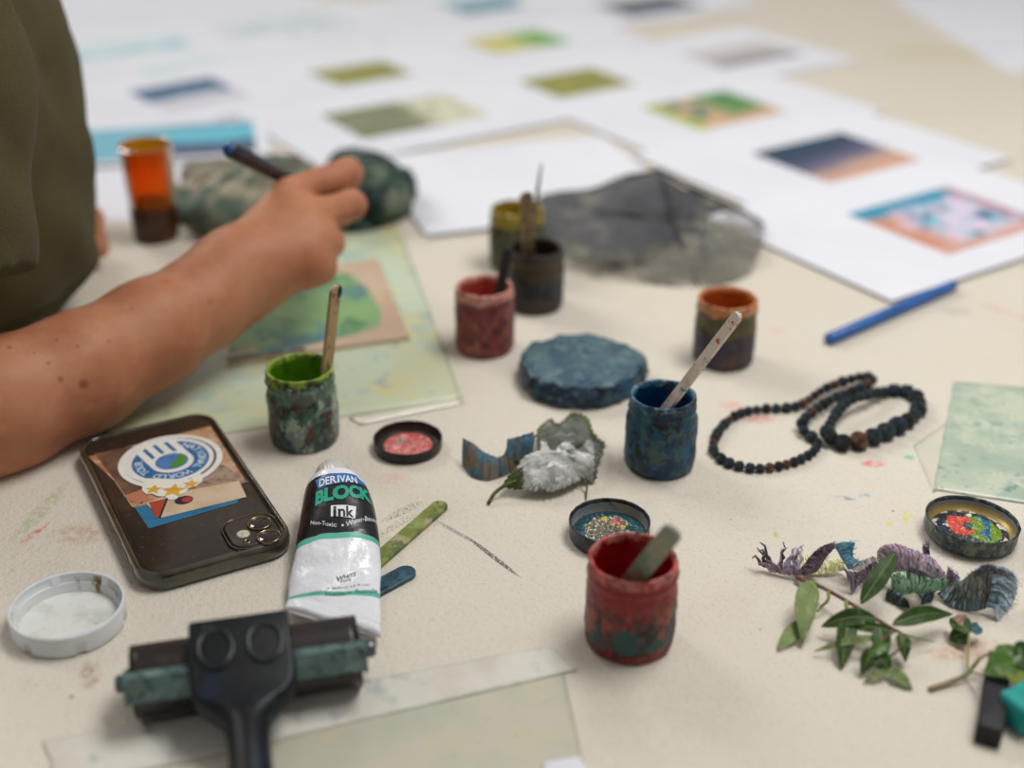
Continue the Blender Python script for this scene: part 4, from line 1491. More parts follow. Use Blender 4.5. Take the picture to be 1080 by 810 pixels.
def fcol(i, c=0.0):
    """colour band; the bands run between picture points on the left, middle and right of the tube"""
    y = (i + .5) / SUBR
    if not BND:
        for nm, pts in dict(a=((329, 505), (356, 499), (383, 505)), b=((317, 560), (357, 562), (397, 557)), c=((317, 565), (357, 568), (397, 562.5)), d=((309, 631), (345, 623.3), (397, 619)), e=((309, 634), (345, 628.6), (397, 626))).items():
            BND[nm] = [on_tube(*p)[0] for p in pts]
    def bv(nm):
        l_, m_, r_ = BND[nm]
        return m_
    if y < bv('a'): return 0
    if y < bv('b'): return 1
    if y < bv('c'): return 2
    if bv('d') < y < bv('e'): return 2
    return 0
for i in range(NR - 1):
    for k in range(NA):
        k2 = (k + 1) % NA
        Fc.append((i * NA + k, i * NA + k2, (i + 1) * NA + k2, (i + 1) * NA + k))
        th = 2 * PI * (k + .5) / NA
        m_ = fcol(i, math.cos(th) if math.sin(th) > 0 else math.copysign(1, math.cos(th)))
        if m_ == 1 and (math.cos(th) < -.985 or math.sin(th) < -.2):
            m_ = 0
        fm.append(m_)
Fc += [tuple(range(NA))[::-1], tuple((NR - 1) * NA + k for k in range(NA))]
fm += [0, 0]
tw = mat('tube_white', '#e8eaef', .25, layers=[('#dee1e8', 50, .4, .7)], bump=(48, .6, .004), spec=.55, coat=.3)
tk = mat('tube_label_black', '#101113', .32, layers=[('#1a1b1e', 60, .45, .7)], bump=(60, .3, .002), coat=.25)
tt = mat('tube_label_turquoise', '#5fb8a6', .35, layers=[('#52ab99', 80, .45, .7)], bump=(90, .3, .002))
fixn(obj('tube_body', V, Fc, [tw, tk, tt], inkt, fm=fm))
# fold of the crimp
V2 = []
for i in (73, 75, 77, 80):
    for s_ in range(13):
        th = PI - PI * s_ / 12
        p = tube_pt(i, th)
        V2.append(p + Vector((0, 0, .0004 + (.0014 if i in (75, 77) else 0))))
Fc2 = [(r * 13 + s_, r * 13 + s_ + 1, (r + 1) * 13 + s_ + 1, (r + 1) * 13 + s_) for r in range(3) for s_ in range(12)]
o = fixn(obj('crimp_fold', V2, Fc2, tw, inkt))
o.modifiers.new('thickness', 'SOLIDIFY').thickness = .0005
# screw cap with ribs
a_ = Vector(RR[0][0:3]).lerp(Vector(RR[0][3:6]), .5)
dirc = (at(346, 470) - at(356, 500)).normalized()
q = dirc.to_track_quat('Z', 'Y').to_matrix().to_4x4()
V, Fc = lathe([(0, 0), (.0088, 0), (.0098, .001), (.0100, .006), (.0096, .014), (.0088, .0155), (0, .0156)], 72, lambda a, r, z: (r * (1 + (.03 * math.cos(24 * a) if .0005 < z < .0150 else 0)), z))
Mt = Matrix.Translation(Vector((a_.x, a_.y, .0128)) - o0 + dirc * .004) @ q
obj('screw_cap', [Mt @ Vector(v) for v in V], Fc, mat('clear_white_cap', '#d5d4d0', .35, layers=[('#c6c4c0', 200, .45, .65)], trans=.25), inkt)
V, Fc = lathe([(.0065, -.006), (.0068, .0), (.0068, .005)], 36)
obj('tube_neck', [Mt @ Vector(v) for v in V], Fc, tw, inkt)

# lettering laid on the tube: each word between picture points
def tube_word(body, pa, pb, hpx, m, bold=0.0, name='lettering', sx=None, lift=.00025, arch=0.0, wsk=0.0):
    """word whose middle line runs from picture point pa to pb, hpx tall in the picture"""
    tv, tf = text_mesh(body, 1.0, bold, 'CENTER')
    xs = [p[0] for p in tv]
    ys = [p[1] for p in tv]
    (va, ta), (vb, tb) = on_tube(*pa), on_tube(*pb)
    mid = ((pa[0] + pb[0]) / 2, (pa[1] + pb[1]) / 2)
    v0, _ = on_tube(mid[0], mid[1] - hpx / 2)
    v1, _ = on_tube(mid[0], mid[1] + hpx / 2)
    hv = v1 - v0
    V, x0, x1, y0, y1 = [], min(xs), max(xs), min(ys), max(ys)
    for x, y in tv:
        s_ = (x - x0) / (x1 - x0)
        r_ = (y - y0) / (y1 - y0) - .5
        v = va + (vb - va) * s_ - r_ * hv - arch * (1 - (2 * s_ - 1) ** 2)
        # interpolate across through the cosine so the word stays even
        cth = math.cos(ta) + (math.cos(tb) - math.cos(ta)) * s_
        th = math.acos(max(-1, min(1, cth)))
        p = tube_pt(v, th)
        e1, e2 = tube_pt(v + .3, th) - p, tube_pt(v, th - .05) - p
        n_ = e2.cross(e1).normalized()
        if n_.z < 0:
            n_ = -n_
        V.append(p + n_ * lift)
    return obj(name, V, tf, m, inkt, smooth=False)
def tube_patch(pts_px, m, name, lift=.0002, nu=14, nv=6):
    """quad patch (tl, tr, br, bl in the picture) laid on the tube"""
    pr = [on_tube(*p) for p in pts_px]
    cs = [(v, math.cos(t_)) for v, t_ in pr]
    V = []
    for j in range(nv + 1):
        for i in range(nu + 1):
            u, w_ = i / nu, j / nv
            v = (cs[0][0] * (1 - u) + cs[1][0] * u) * (1 - w_) + (cs[3][0] * (1 - u) + cs[2][0] * u) * w_
            c = (cs[0][1] * (1 - u) + cs[1][1] * u) * (1 - w_) + (cs[3][1] * (1 - u) + cs[2][1] * u) * w_
            th = math.acos(max(-1, min(1, c)))
            p = tube_pt(v, th)
            e1, e2 = tube_pt(v + .3, th) - p, tube_pt(v, th - .05) - p
            n_ = e2.cross(e1).normalized()
            if n_.z < 0:
                n_ = -n_
            V.append(p + n_ * lift)
    F_ = [(j * (nu + 1) + i, j * (nu + 1) + i + 1, (j + 1) * (nu + 1) + i + 1, (j + 1) * (nu + 1) + i) for j in range(nv) for i in range(nu)]
    return obj(name, V, F_, m, inkt)
inkw = flat('print_white', '#e9ecef', .4, '#dfe2e6')
inkg = mat('print_green', '#22a58a', .4, layers=[('#1c9a80', 100, .45, .65)])
inkb = flat('print_black', '#141416', .4, '#1c1c1f')
inkbl = mat('print_blue', '#1f6fb8', .4, layers=[('#1a64a8', 100, .45, .65)])
tube_patch([(332.5, 507), (376, 502), (385.5, 513.5), (336, 516)], inkbl, 'label_banner', .00012)
tube_word('DERIVAN', (337, 510.3), (376, 507.2), 8.0, inkw, .02, lift=.0004)
tube_word('BLOCK', (333, 526.5), (391, 526.5), 15.5, inkg, .055)
tube_patch([(349, 533.5), (375.5, 534.5), (374.5, 547.5), (349, 545)], inkw, 'label_square', .00032)
tube_word('ink', (351.5, 539.8), (373, 540.8), 11.5, inkb, .03, lift=.00045)
tube_word('Non-Toxic', (328, 551.5), (355.5, 553.5), 4.6, inkw)
tube_word('•', (360.2, 554.2), (362.6, 554.3), 2.4, inkw)
tube_word('Water-Based', (365, 553.5), (398.5, 551.5), 4.6, inkw)
tube_word('WHITE', (354.5, 611.5), (375.5, 605.5), 5.0, inkb, .02)
tube_word('PW6', (359, 614.2), (370.5, 611.2), 2.4, inkb)
tube_word('120ml (4 fl oz)', (346, 620.5), (390, 617), 2.4, inkb)
tube_word('Made in Australia', (343, 626.2), (398, 623.6), 3.6, flat('print_dark_green', '#2a8a76', .4, '#247c6a'), .01)

# ------------------------------------------------------------------ flat sticks by the tube
grst = mat('green_stained_stick', '#8a9450', .55, layers=[('#6f7a34', 70, .45, .6, 4), ('#a39a78', 60, .52, .62), ('#4c4238', 140, .58, .66, 4), ('#5a6a3a', 110, .55, .65)], bump=(300, .4, .0006))
blst = mat('blue_stained_stick', '#173a4e', .4, layers=[('#245a6c', 90, .48, .6, 4), ('#14283a', 140, .5, .62), ('#8a8478', 200, .68, .72)], bump=(260, .7, .001), coat=.2)
a_, b_ = at(468, 530, .0016), at(372, 614, .0016)
stick('olive-green stained wooden stick sticking out from under the ink tube', b_, a_, .0092, .0020, grst, Vector((0, 0, 1)))
a_, b_ = at(436, 600, .0016), at(330, 657, .0016)
stick('dark blue stained wooden stick, mostly under the ink tube', b_, a_, .0108, .0022, blst, Vector((0, 0, 1)))

# ------------------------------------------------------------------ brayer
la, lb = at(147, 718, .0165), at(372, 686, .0165)
cm = (la + lb) / 2
ang = math.atan2(lb.y - la.y, lb.x - la.x)
RL = (lb - la).length
br = thing('brayer', 'ink-stained brayer with a black rubber roller, metal frame and black handle', 'brayer', (cm.x, cm.y, 0.0002), ang)
RRAD = .0160
rub = mat('dark_rubber', '#1d1716', .35, layers=[('#2e2220', 40, .45, .65), ('#3a2c28', 160, .56, .7)], spec=.5, coat=.15)
V, Fc = lathe(smooth_prof([(0, 0), (RRAD * .9, 0), (RRAD, .0012), (RRAD, RL * .5), (RRAD, RL - .0012), (RRAD * .9, RL), (0, RL)], 3), 48)
V = [(z - RL / 2, x, y + RRAD) for x, y, z in V]
obj('rubber_roller', V, Fc, rub, br)
V, Fc = tube([(-RL / 2 - .0085, 0, RRAD), (RL / 2 + .0085, 0, RRAD)], .0022, 14)
obj('axle', V, Fc, mat('axle_steel', '#9a958c', .3, .9, layers=[('#5a5650', 300, .5, .65)]), br)
frm = mat('inky_frame_metal', '#5f746f', .5, .25, layers=[('#506a68', 60, .45, .6), ('#435a5c', 150, .52, .62), ('#728680', 90, .54, .66), ('#2b3a40', 260, .62, .68), ('#7d6a3a', 260, .66, .70), ('#8a4a3a', 60, .70, .72)], bump=(240, .5, .0008))
FY, FZ = -.0165, .0235
bm = bbox_bm(RL + .010, .0016, .0098, .0006, 2, Matrix.Translation((0, FY, FZ)) @ Matrix.Rotation(math.radians(-24), 4, 'X'))
bobj('frame', bm, frm, br)
bm = bbox_bm(RL + .010, .0050, .0014, .0005, 2, Matrix.Translation((0, FY + .0044, FZ + .0052)) @ Matrix.Rotation(math.radians(4), 4, 'X'))
bobj('frame', bm, frm, br)
for s_ in (-1, 1):
    out = [(-.0185, .0180), (-.0160, .0285), (-.008, .0290), (.0030, .0215), (.0045, .0150), (.001, .0115), (-.006, .0125)]
    bm = prism_bm(out, -.0009, .0009, .0003, 2)
    bmesh.ops.transform(bm, matrix=Matrix.Translation((s_ * (RL / 2 + .0042), 0, 0)) @ Matrix(((0, 0, 1, 0), (1, 0, 0, 0), (0, 1, 0, 0), (0, 0, 0, 1))), verts=bm.verts)
    bobj('frame_arm', bm, frm, br)
    V, Fc = lathe([(0, 0), (.0036, 0), (.0040, .001), (.0040, .0036), (.0030, .0048), (0, .005)], 20)
    V = [(s_ * (RL / 2 + .0055 + z), x, y + RRAD) for x, y, z in V]
    obj('axle_nut', V, Fc, frm if s_ < 0 else steel, br)
# handle: broad head with two round dimples, then a tapering grip towards the camera
hm = mat('black_inky_handle', '#080b0f', .42, layers=[('#0c1319', 50, .45, .65), ('#10242c', 90, .58, .68), ('#3a4040', 190, .68, .73), ('#0e1a30', 45, .60, .70)], spec=.35, bump=(200, .25, .0006))
def hsec(y, wv, z0, z1, rad):
    """cross-section of the handle at local y: rounded box of width wv between heights z0 and z1"""
    pts = []
    rad = min(rad, (z1 - z0) / 2 * .98, wv / 2 * .98)
    for cx_, cz_, a0 in ((wv / 2 - rad, z1 - rad, 0), (-wv / 2 + rad, z1 - rad, PI / 2), (-wv / 2 + rad, z0 + rad, PI), (wv / 2 - rad, z0 + rad, 1.5 * PI)):
        for k in range(7):
            a = a0 + PI / 2 * k / 6
            pts.append((cx_ + rad * math.cos(a), y, cz_ + rad * math.sin(a)))
    return pts
hp = [(.0035, .0425, .0345, .0398, .0012), (.004, .0432, .0335, .0408, .0018), (-.002, .0436, .0310, .0394, .0020), (-.010, .0444, .0280, .0364, .0022), (-.020, .0452, .0235, .0325, .0024), (-.027, .0440, .0205, .0302, .003),
      (-.0325, .0390, .0175, .0292, .004), (-.037, .0300, .0150, .0290, .006), (-.042, .0225, .0125, .0290, .008), (-.048, .0185, .0105, .0290, .009), (-.060, .0175, .0085, .0280, .009), (-.085, .0185, .005, .0245, .0095), (-.110, .0200, .0020, .0215, .0098), (-.135, .0195, .0004, .0192, .0092), (-.142, .0150, .0016, .0172, .0075), (-.1445, .008, .005, .0135, .004)]
HS = spline(hp, 90)
V, Fc = [], []
hx = -.0018
for r in HS:
    V += [(hx + x, y, z) for x, y, z in hsec(*r)]
m1 = 28
for i in range(len(HS) - 1):
    for k in range(m1):
        k2 = (k + 1) % m1
        Fc.append((i * m1 + k, i * m1 + k2, (i + 1) * m1 + k2, (i + 1) * m1 + k))
Fc += [tuple(range(m1)), tuple((len(HS) - 1) * m1 + k for k in range(m1))[::-1]]
hd = fixn(obj('handle', V, Fc, hm, br))
hd.data.set_sharp_from_angle(angle=math.radians(40))
sl = math.atan2(.0394 - .0325, .018)
for s_ in (-1, 1):
    V, Fc = lathe(smooth_prof([(.0094, -.0004), (.0092, .0006), (.0082, .0008), (.0072, .0002), (.0066, -.0006), (.0050, -.0009), (0, -.0010)], 3), 48)
    Mt = Matrix.Translation((hx + s_ * .0106, -.0105, .0363)) @ Matrix.Rotation(sl, 4, 'X') @ Matrix.Diagonal((.86, 1.12, 1, 1))
    obj('round_dimple', [Mt @ (Vector(v) + Vector((0, 0, .0004))) for v in V], Fc, mat('dimple_rim', '#1b2428', .3, layers=[('#3c4640', 160, .56, .66), ('#0e1318', 70, .45, .6)], coat=.2), br)

# ------------------------------------------------------------------ masking tape, films and printing plates
def strip(name, label, cat, quad, z0, th, m, nu=60, nv=5, jag=.0012, wave=.0003, seed=0.0, sol=True):
    """thin sheet through four picture corners (a, b along one long side, then d, c along the other)"""
    A, B, Cc, D = [at(*p) for p in quad]
    o0_ = (A + B + Cc + D) / 4
    V = []
    for j in range(nv + 1):
        for i in range(nu + 1):
            u, v = i / nu, j / nv
            p = (A * (1 - u) + B * u) * (1 - v) + (D * (1 - u) + Cc * u) * v
            if i in (0, nu) and jag:
                p += (B - A).normalized() * jag * nz(v * 7, i * .01, 0, 1.3, seed + 1.1)
            p = p - o0_
            p.z = wave * (1 + nz(p.x, p.y, 0, 70, seed)) * .5
            V.append(p)
    F_ = [(j * (nu + 1) + i, j * (nu + 1) + i + 1, (j + 1) * (nu + 1) + i + 1, (j + 1) * (nu + 1) + i) for j in range(nv) for i in range(nu)]
    o = fixn(obj(name, V, F_, m, None))
    if o.data.polygons[0].normal.z < 0:
        o.data.flip_normals()
    o.location = (o0_.x, o0_.y, z0)
    md = o.modifiers.new('thickness', 'SOLIDIFY')
    md.thickness = th
    md.offset = 1
    return tag(o, label, cat)
tapem = mat('cream_masking_tape', '#d5d2c8', .75, layers=[('#cac6ba', 30, .45, .65), ('#b5b9b4', 60, .58, .72), ('#8c948e', 90, .66, .75)], bump=(400, .3, .0004))
filmm = mat('greenish_clear_film', '#c3bfae', .35, layers=[('#b9baa8', 25, .45, .65), ('#c6c0a4', 40, .55, .7), ('#b0b1a2', 120, .62, .72), ('#c8b04a', 60, .73, .76)], coat=.2, bump=(60, .1, .001))
strip('printing_film', 'greenish clear printing film taped down at the near edge, under the brayer handle', 'film', [(255, 782), (594, 706), (650, 960), (120, 1010)], .0001, .00025, filmm, 40, 20, 0, .0001, 2.2)
strip('masking_tape', 'long cream masking tape strip holding the film edge under the brayer', 'tape', [(46, 783), (580, 682), (608, 708), (60, 836)], .0004, .00018, tapem, 120, 8, .0018, .0005, 1.0)
strip('paper_scrap', 'tiny white paper scrap on the film at the near edge', 'paper', [(572, 806), (611, 799), (622, 816), (575, 825)], .0006, .0002, paper, 6, 4, .0006, .0003, 3.0)
mintm = mat('mint_stained_film', '#b2bfab', .35, layers=[('#a2b5a4', 30, .42, .6), ('#c2c9b4', 45, .5, .62), ('#8faaa2', 150, .58, .68), ('#6a8a86', 70, .64, .74), ('#3f4a44', 230, .70, .74), ('#5c7f92', 60, .70, .78), ('#96604f', 28, .74, .77)], coat=.3, bump=(70, .15, .001))
strip('printing_film', 'mint-green stained clear film at the right edge behind the paint lid', 'film', [(1006, 403), (1130, 414), (1135, 540), (984, 517)], .0002, .0003, mintm, 30, 30, .0008, .0003, 4.0)
strip('clear_film', 'nearly clear film scrap lying under the mint film', 'film', [(963, 470), (1006, 440), (1040, 500), (984, 520)], .0001, .00012, mat('nearly_clear_film', '#cfcbbb', .3, layers=[('#c8cab8', 40, .5, .65)]), 10, 10, 0, .0001, 5.0)
matm = mat('yellow_stained_film', '#c9cba8', .25, layers=[('#c4d2ba', 14, .42, .58), ('#d2cb98', 22, .52, .66), ('#a9c2b6', 30, .56, .68), ('#bcae62', 18, .62, .74), ('#9ab2b0', 50, .62, .70), ('#8c8a50', 90, .70, .75)], coat=.15, bump=(40, .12, .001))
strip('printing_film', 'large yellowish stained film under the green jar and the printing plate', 'film', [(150, 292), (418, 232), (488, 421), (104, 478)], .0001, .0004, matm, 40, 30, .001, .0003, 6.0)
strip('masking_tape', 'glossy clear tape along the near edge of the yellowish film', 'tape', [(368, 441), (483, 420), (490, 426), (380, 449)], .0006, .0001, mat('clear_tape', '#d9d6c2', .12, layers=[('#e2e0d2', 60, .45, .65)], coat=.6), 20, 3, .001, .0005, 7.0)
# printing plate: pinkish border, green and blue image
A, B, Cc, D = [at(*p) for p in ((240, 387), (432, 360), (398, 277), (232, 306))]
cc = (A + B + Cc + D) / 4
pl = thing('printing_plate', 'pinkish printing plate with a green and blue landscape behind the green jar', 'printing plate', (cc.x, cc.y, .0007))
def lp(p, z=0):
    return (p.x - cc.x, p.y - cc.y, z)
bm = prism_bm([lp(p)[:2] for p in (A, B, Cc, D)], 0, .0034, .0006, 2)
bobj('plate', bm, mat('pinkish_plate', '#c4a88e', .35, layers=[('#cdb59c', 20, .45, .65), ('#b5957e', 45, .55, .7), ('#a9b096', 30, .62, .72)], coat=.25), pl)
def bl(u, v):
    p = (A * (1 - u) + B * u) * (1 - v) + (D * (1 - u) + Cc * u) * v
    return lp(p)[:2]
edge = [(.0, .0), (.0, .98), (.10, .97)]
pic = [(.015, .02), (.45, .06), (.70, .10), (.86, .16), (.90, .32), (.87, .62), (.78, .86), (.55, .93), (.25, .95), (.03, .96)]
bobj('landscape_image', prism_bm([bl(*q) for q in pic], .0034, .0037, .0001, 1),
     mat('green_blue_image', '#7fa673', .3, layers=[('#4f7f86', 16, .44, .54), ('#86ad72', 22, .48, .58), ('#3f6f82', 26, .60, .70), ('#c2a98e', 17, .60, .66, 3, (.6, 2.4, 1)), ('#5a8a62', 50, .55, .65)], coat=.3, bump=(120, .3, .0006)), pl)
bobj('dark_edge', prism_bm([bl(0, .0), bl(.42, .0), bl(.42, .035), bl(0, .05)], .0034, .0039, .0002, 1), mat('inky_edge', '#4b5c58', .3, layers=[('#8f9a94', 120, .52, .62), ('#2f3c3a', 90, .5, .62)], coat=.3), pl)
# ------------------------------------------------------------------ carved block, bracelets, pencil, chalks
bc = at(611.5, 383, .013)
t = thing('carved_printing_block', 'thick round carved block crusted with blue ink, behind the leathery leaf', 'printing block', (bc.x, bc.y, 0))
def blockr(a, r, z):
    k = 1 + .02 * math.sin(5 * a + .7) + .014 * math.sin(13 * a + 2) + .045 * nz(math.cos(a), math.sin(a), 0, 2.2, 3.3)
    k += .10 * max(0, math.cos(a - .18)) ** 24
    x, y = r * k * math.cos(a), r * k * math.sin(a)
    e = .0010 * nz(x, y, z, 170, 2.2) + .0007 * nz(x, y, z, 380, 4.2)
    side = 1 if r > .036 else 0
    return r * k * (1 + side * .06 * nz(x, y, z * 3, 170, 5.5)), (z + e if z > .002 else z)
V, Fc = lathe(smooth_prof([(0, 0), (.030, 0), (.0385, .0010), (.0400, .005), (.0396, .011), (.0385, .0148), (.0360, .0163), (.030, .0160), (.022, .0166), (.012, .0162), (.005, .0165), (0, .0164)], 4), 120, blockr)
blktop = mat('worn_grey_blue_block_face', '#4f6a74', .38, layers=[('#3c5866', 60, .45, .58, 4), ('#63797c', 90, .52, .62, 4), ('#2a4460', 45, .57, .66), ('#5a4a44', 150, .64, .70), ('#1d3040', 120, .60, .68)], bump=(230, .9, .0014), spec=.4)  # sky reflection painted into the top face, greyer than the inky sides
obj('block_body', V, Fc, [mat('inky_carved_block', '#1e3648', .38, layers=[('#3c5a66', 60, .47, .58, 4), ('#14263a', 110, .50, .60, 4), ('#55727a', 170, .56, .66), ('#1f4a6c', 40, .56, .66), ('#4a4038', 130, .62, .70), ('#12203f', 36, .60, .68)], bump=(230, .9, .0014), spec=.4), blktop], t, fm=[1 if sum(V[i][2] for i in q) / len(q) > .0148 else 0 for q in Fc])

bead_ms = [crustm('bead_dark_teal', '#16303a', ['#1f4552', '#20282c', '#2c5a52', '#4a2a26'], .3, 2.4),
           crustm('bead_black', '#17191c', ['#23303a', '#2a2420', '#30403a'], .3, 2.4),
           crustm('bead_navy', '#15263c', ['#1c3a52', '#1a1f28', '#3a5a5a'], .3, 2.4),
           crustm('bead_rust', '#5a2c26', ['#7a3a30', '#2c2c2e', '#33444a', '#8c6a3a'], .3, 2.4)]
def bead_mesh(seed, m):
    V, Fc = lathe(smooth_prof([(0, -.47), (.22, -.46), (.42, -.30), (.5, 0), (.42, .30), (.22, .46), (0, .47)], 2), 14,
                  lambda a, r, z: (r * (1 + .14 * nz(math.cos(a) * r, math.sin(a) * r, z, 2.2, seed)), z))
    me = bpy.data.meshes.new('bead')
    me.from_pydata(V, [], Fc)
    me.polygons.foreach_set('use_smooth', [True] * len(me.polygons))
    me.materials.append(m)
    me.update()
    return me
bead_meshes = [bead_mesh(i * 1.7, bead_ms[[0, 1, 2, 0, 1, 2, 0, 1, 2, 3][i]]) for i in range(10)]
cordm = mat('dark_elastic_cord', '#1c1c1e', .5, layers=[('#2c2a28', 300, .5, .65)])
def bracelet(label, path, size_fn, seed, n_dense=500):
    P = [at(px, py, z) for px, py, z in path]
    P.append(P[0])
    Q = [Vector(q) for q in spline([P[-2]] + P + [P[1]], n_dense + 2 * (n_dense // len(P)))]
    m_ = n_dense // len(P)
    Q = Q[m_:-m_]
    c = sum(Q, Vector()) / len(Q)
    c.z = 0
    t = thing('bead_bracelet', label, 'bracelet', c, 0)
    V, Fc = tube([q - c for q in Q[::3]], .0007, 6)
    obj('elastic_cord', V, Fc, cordm, t)
    rr = random.Random(seed)
    i, k = 0, 0
    n = len(Q)
    while i < n - 1:
        d = size_fn(i / n) * rr.uniform(.9, 1.12)
        acc, j = 0, i
        while j < n - 1 and acc < d * .93:
            acc += (Q[j + 1] - Q[j]).length
            j += 1
        p = (Q[i] + Q[j]) / 2
        ax = (Q[j] - Q[i]).normalized()
        o = bpy.data.objects.new('bead', rr.choice(bead_meshes))
        COL.objects.link(o)
        o.parent = t
        o.location = p - c
        o.rotation_mode = 'QUATERNION'
        o.rotation_quaternion = ax.to_track_quat('Z', 'Y')
        w_ = d * rr.uniform(.92, 1.08)
        o.scale = (w_, w_, d * rr.uniform(.85, 1.0))
        i = j
        k += 1
    print('BEADS', k)
    return t
zA = .0026
bracelet('thin dark bead bracelet, the left and longer loop of the two', [
    (752, 474, zA), (759, 453, zA), (778, 437, zA), (804, 431, zA), (834, 430, zA), (851, 423, .004), (868, 411, .006), (891, 402, .006), (914, 396.5, .006), (921, 401, .006), (906, 410, .006),
    (880, 420, .007), (859, 433, .007), (845, 446, .006), (850, 457, .004), (862, 464, .0028), (858, 476, zA), (835, 488, zA), (800, 494, zA), (768, 488, zA)],
    lambda u: .0060 if u < .30 or u > .72 else .0072, 3)
bracelet('chunky dark bead bracelet, the right loop with large front beads', [
    (873, 456, .0065), (879, 441, .008), (892, 425, .0095), (913, 417, .0095), (934, 413, .004), (947, 411, .0034), (962, 414, .0036), (970, 425, .004), (964, 439, .0042), (947, 449, .0046), (926, 459, .0048), (900, 467, .0048), (880, 466, .0052)],
    lambda u: .0112 if u > .62 and u < .93 else (.0070 if u < .30 else .0092), 8)

# blue pencil
pa, pb = at(873, 358, .0043), at(1007, 300, .0043)
d = pb - pa
L = d.length
t = thing('coloured_pencil', 'thick bright blue pencil lying at the corner of the nearest printed sheet', 'pencil', pa)
d.normalize()
q = d.to_track_quat('Z', 'Y').to_matrix().to_4x4()
def hexr(a, r, z):
    return r * (1 + .035 * math.cos(6 * a)), z
bpm = mat('blue_pencil_lacquer', '#2a66b0', .35, layers=[('#2459a0', 60, .45, .65), ('#3c78c0', 200, .58, .68)], coat=.3)
V, Fc = lathe([(0, 0), (.0036, 0), (.0041, .0006), (.0041, L - .010), (.0040, L - .008)], 36, hexr)
obj('barrel', [q @ Vector(v) for v in V], Fc, bpm, t)
V, Fc = lathe([(.0040, L - .0082), (.0041, L - .0075), (.0038, L - .001), (.003, L), (0, L)], 24)
obj('dipped_end', [q @ Vector(v) for v in V], Fc, mat('dark_blue_dip', '#1d4a86', .3, layers=[('#173c70', 90, .45, .65)], coat=.4), t)

# charcoal and chalk
ca, cb = at(1055, 697, .0055), at(1042, 777, .0055)
d = cb - ca
t = thing('charcoal_stick', 'square black charcoal stick under the clover-like leaves, at the lower right', 'charcoal', ((ca.x + cb.x) / 2, (ca.y + cb.y) / 2, 0), math.atan2(d.y, d.x))
bm = bbox_bm(d.length, .0108, .0106, .0009, 2, Matrix.Translation((0, 0, .0053)))
bmesh.ops.subdivide_edges(bm, edges=bm.edges[:], cuts=2, use_grid_fill=True)
for v in bm.verts:
    v.co += Vector((nz(v.co.x, v.co.y, v.co.z, 160, 1), nz(v.co.x, v.co.y, v.co.z, 160, 4), nz(v.co.x, v.co.y, v.co.z, 160, 7) if v.co.z > .002 else 0)) * .0004
bobj('charcoal_body', bm, mat('charcoal_black', '#17181b', .65, layers=[('#25272b', 130, .48, .62), ('#0e0f11', 260, .5, .65)], bump=(350, .5, .0006)), t, True, 40)
tc_ = at(1088, 744, .008)
t = thing('chalk_piece', 'chunky turquoise chalk piece beside the black charcoal stick', 'chalk', (tc_.x, tc_.y, 0), .5)
bm = bbox_bm(.0245, .0175, .0150, .0024, 3, Matrix.Translation((0, 0, .0075)))
bmesh.ops.subdivide_edges(bm, edges=bm.edges[:], cuts=2, use_grid_fill=True)
for v in bm.verts:
    v.co += Vector((nz(v.co.x, v.co.y, v.co.z, 110, 2), nz(v.co.x, v.co.y, v.co.z, 110, 5), nz(v.co.x, v.co.y, v.co.z, 110, 8) if v.co.z > .003 else 0)) * .0010
bobj('chalk_body', bm, mat('turquoise_chalk', '#1f9a96', .7, layers=[('#188884', 90, .45, .62), ('#40b0a8', 200, .56, .66)], bump=(300, .4, .0006)), t, True, 40)

# ------------------------------------------------------------------ leaves
def fan(name, outl, cen, ms, parent, org, region=None, rings=14, sub=5, jag=0.0, bulge=.0, wr_=(.0012, 140), seed=0.0, th=.0005, power=1.0):
    """sheet filled from a centre to an outline of picture points with heights"""
    n0 = len(outl)
    O = [np.array(p, float) for p in outl]
    pts = []
    for i in range(n0):
        p0, p1, p2, p3 = O[i - 1], O[i], O[(i + 1) % n0], O[(i + 2) % n0]
        for s_ in range(sub):
            t_ = s_ / sub
            q = .5 * (2 * p1 + (p2 - p0) * t_ + (2 * p0 - 5 * p1 + 4 * p2 - p3) * t_ ** 2 + (3 * p1 - p0 - 3 * p2 + p3) * t_ ** 3)
            if jag:
                f_ = 1 + jag * (1 if (i * sub + s_) % 2 else -1) * (.6 + .6 * rnd.random())
                q[:2] = np.array(cen[:2]) + (q[:2] - np.array(cen[:2])) * f_
            pts.append(q)
    C_ = np.array(cen, float)
    n = len(pts)
    V, Fc, fm = [at(C_[0], C_[1], C_[2]) - org], [], []
    uv = [(C_[0], C_[1])]
    for r in range(1, rings + 1):
        f_ = r / rings
        for q in pts:
            w_ = C_ + (q - C_) * f_
            z = C_[2] + (q[2] - C_[2]) * f_ ** power + bulge * math.sin(PI * f_)
            P = at(w_[0], w_[1], max(z, .0004)) - org
            P.z = max(.0003, P.z + wr_[0] * nz(P.x, P.y, 0, wr_[1], seed) * (f_ if f_ < .9 else 1))
            V.append(P)
            uv.append((w_[0], w_[1]))
    def fidx(ix):
        x = sum(uv[i][0] for i in ix) / len(ix)
        y = sum(uv[i][1] for i in ix) / len(ix)
        fr = (ix[-1] - 1) // n / rings
        return region(x, y, fr) if region else 0
    for k in range(n):
        q = (0, 1 + k, 1 + (k + 1) % n)
        Fc.append(q)
        fm.append(fidx(q))
    for r in range(rings - 1):
        for k in range(n):
            a, b = 1 + r * n + k, 1 + r * n + (k + 1) % n
            q = (a, a + n, b + n, b)
            Fc.append(q)
            fm.append(fidx(q))
    o = fixn(obj(name, V, Fc, ms, parent, fm=fm))
    md = o.modifiers.new('thickness', 'SOLIDIFY')
    md.thickness = th
    md.offset = 0
    return o
lo_ = at(585, 490)
lo_.z = 0
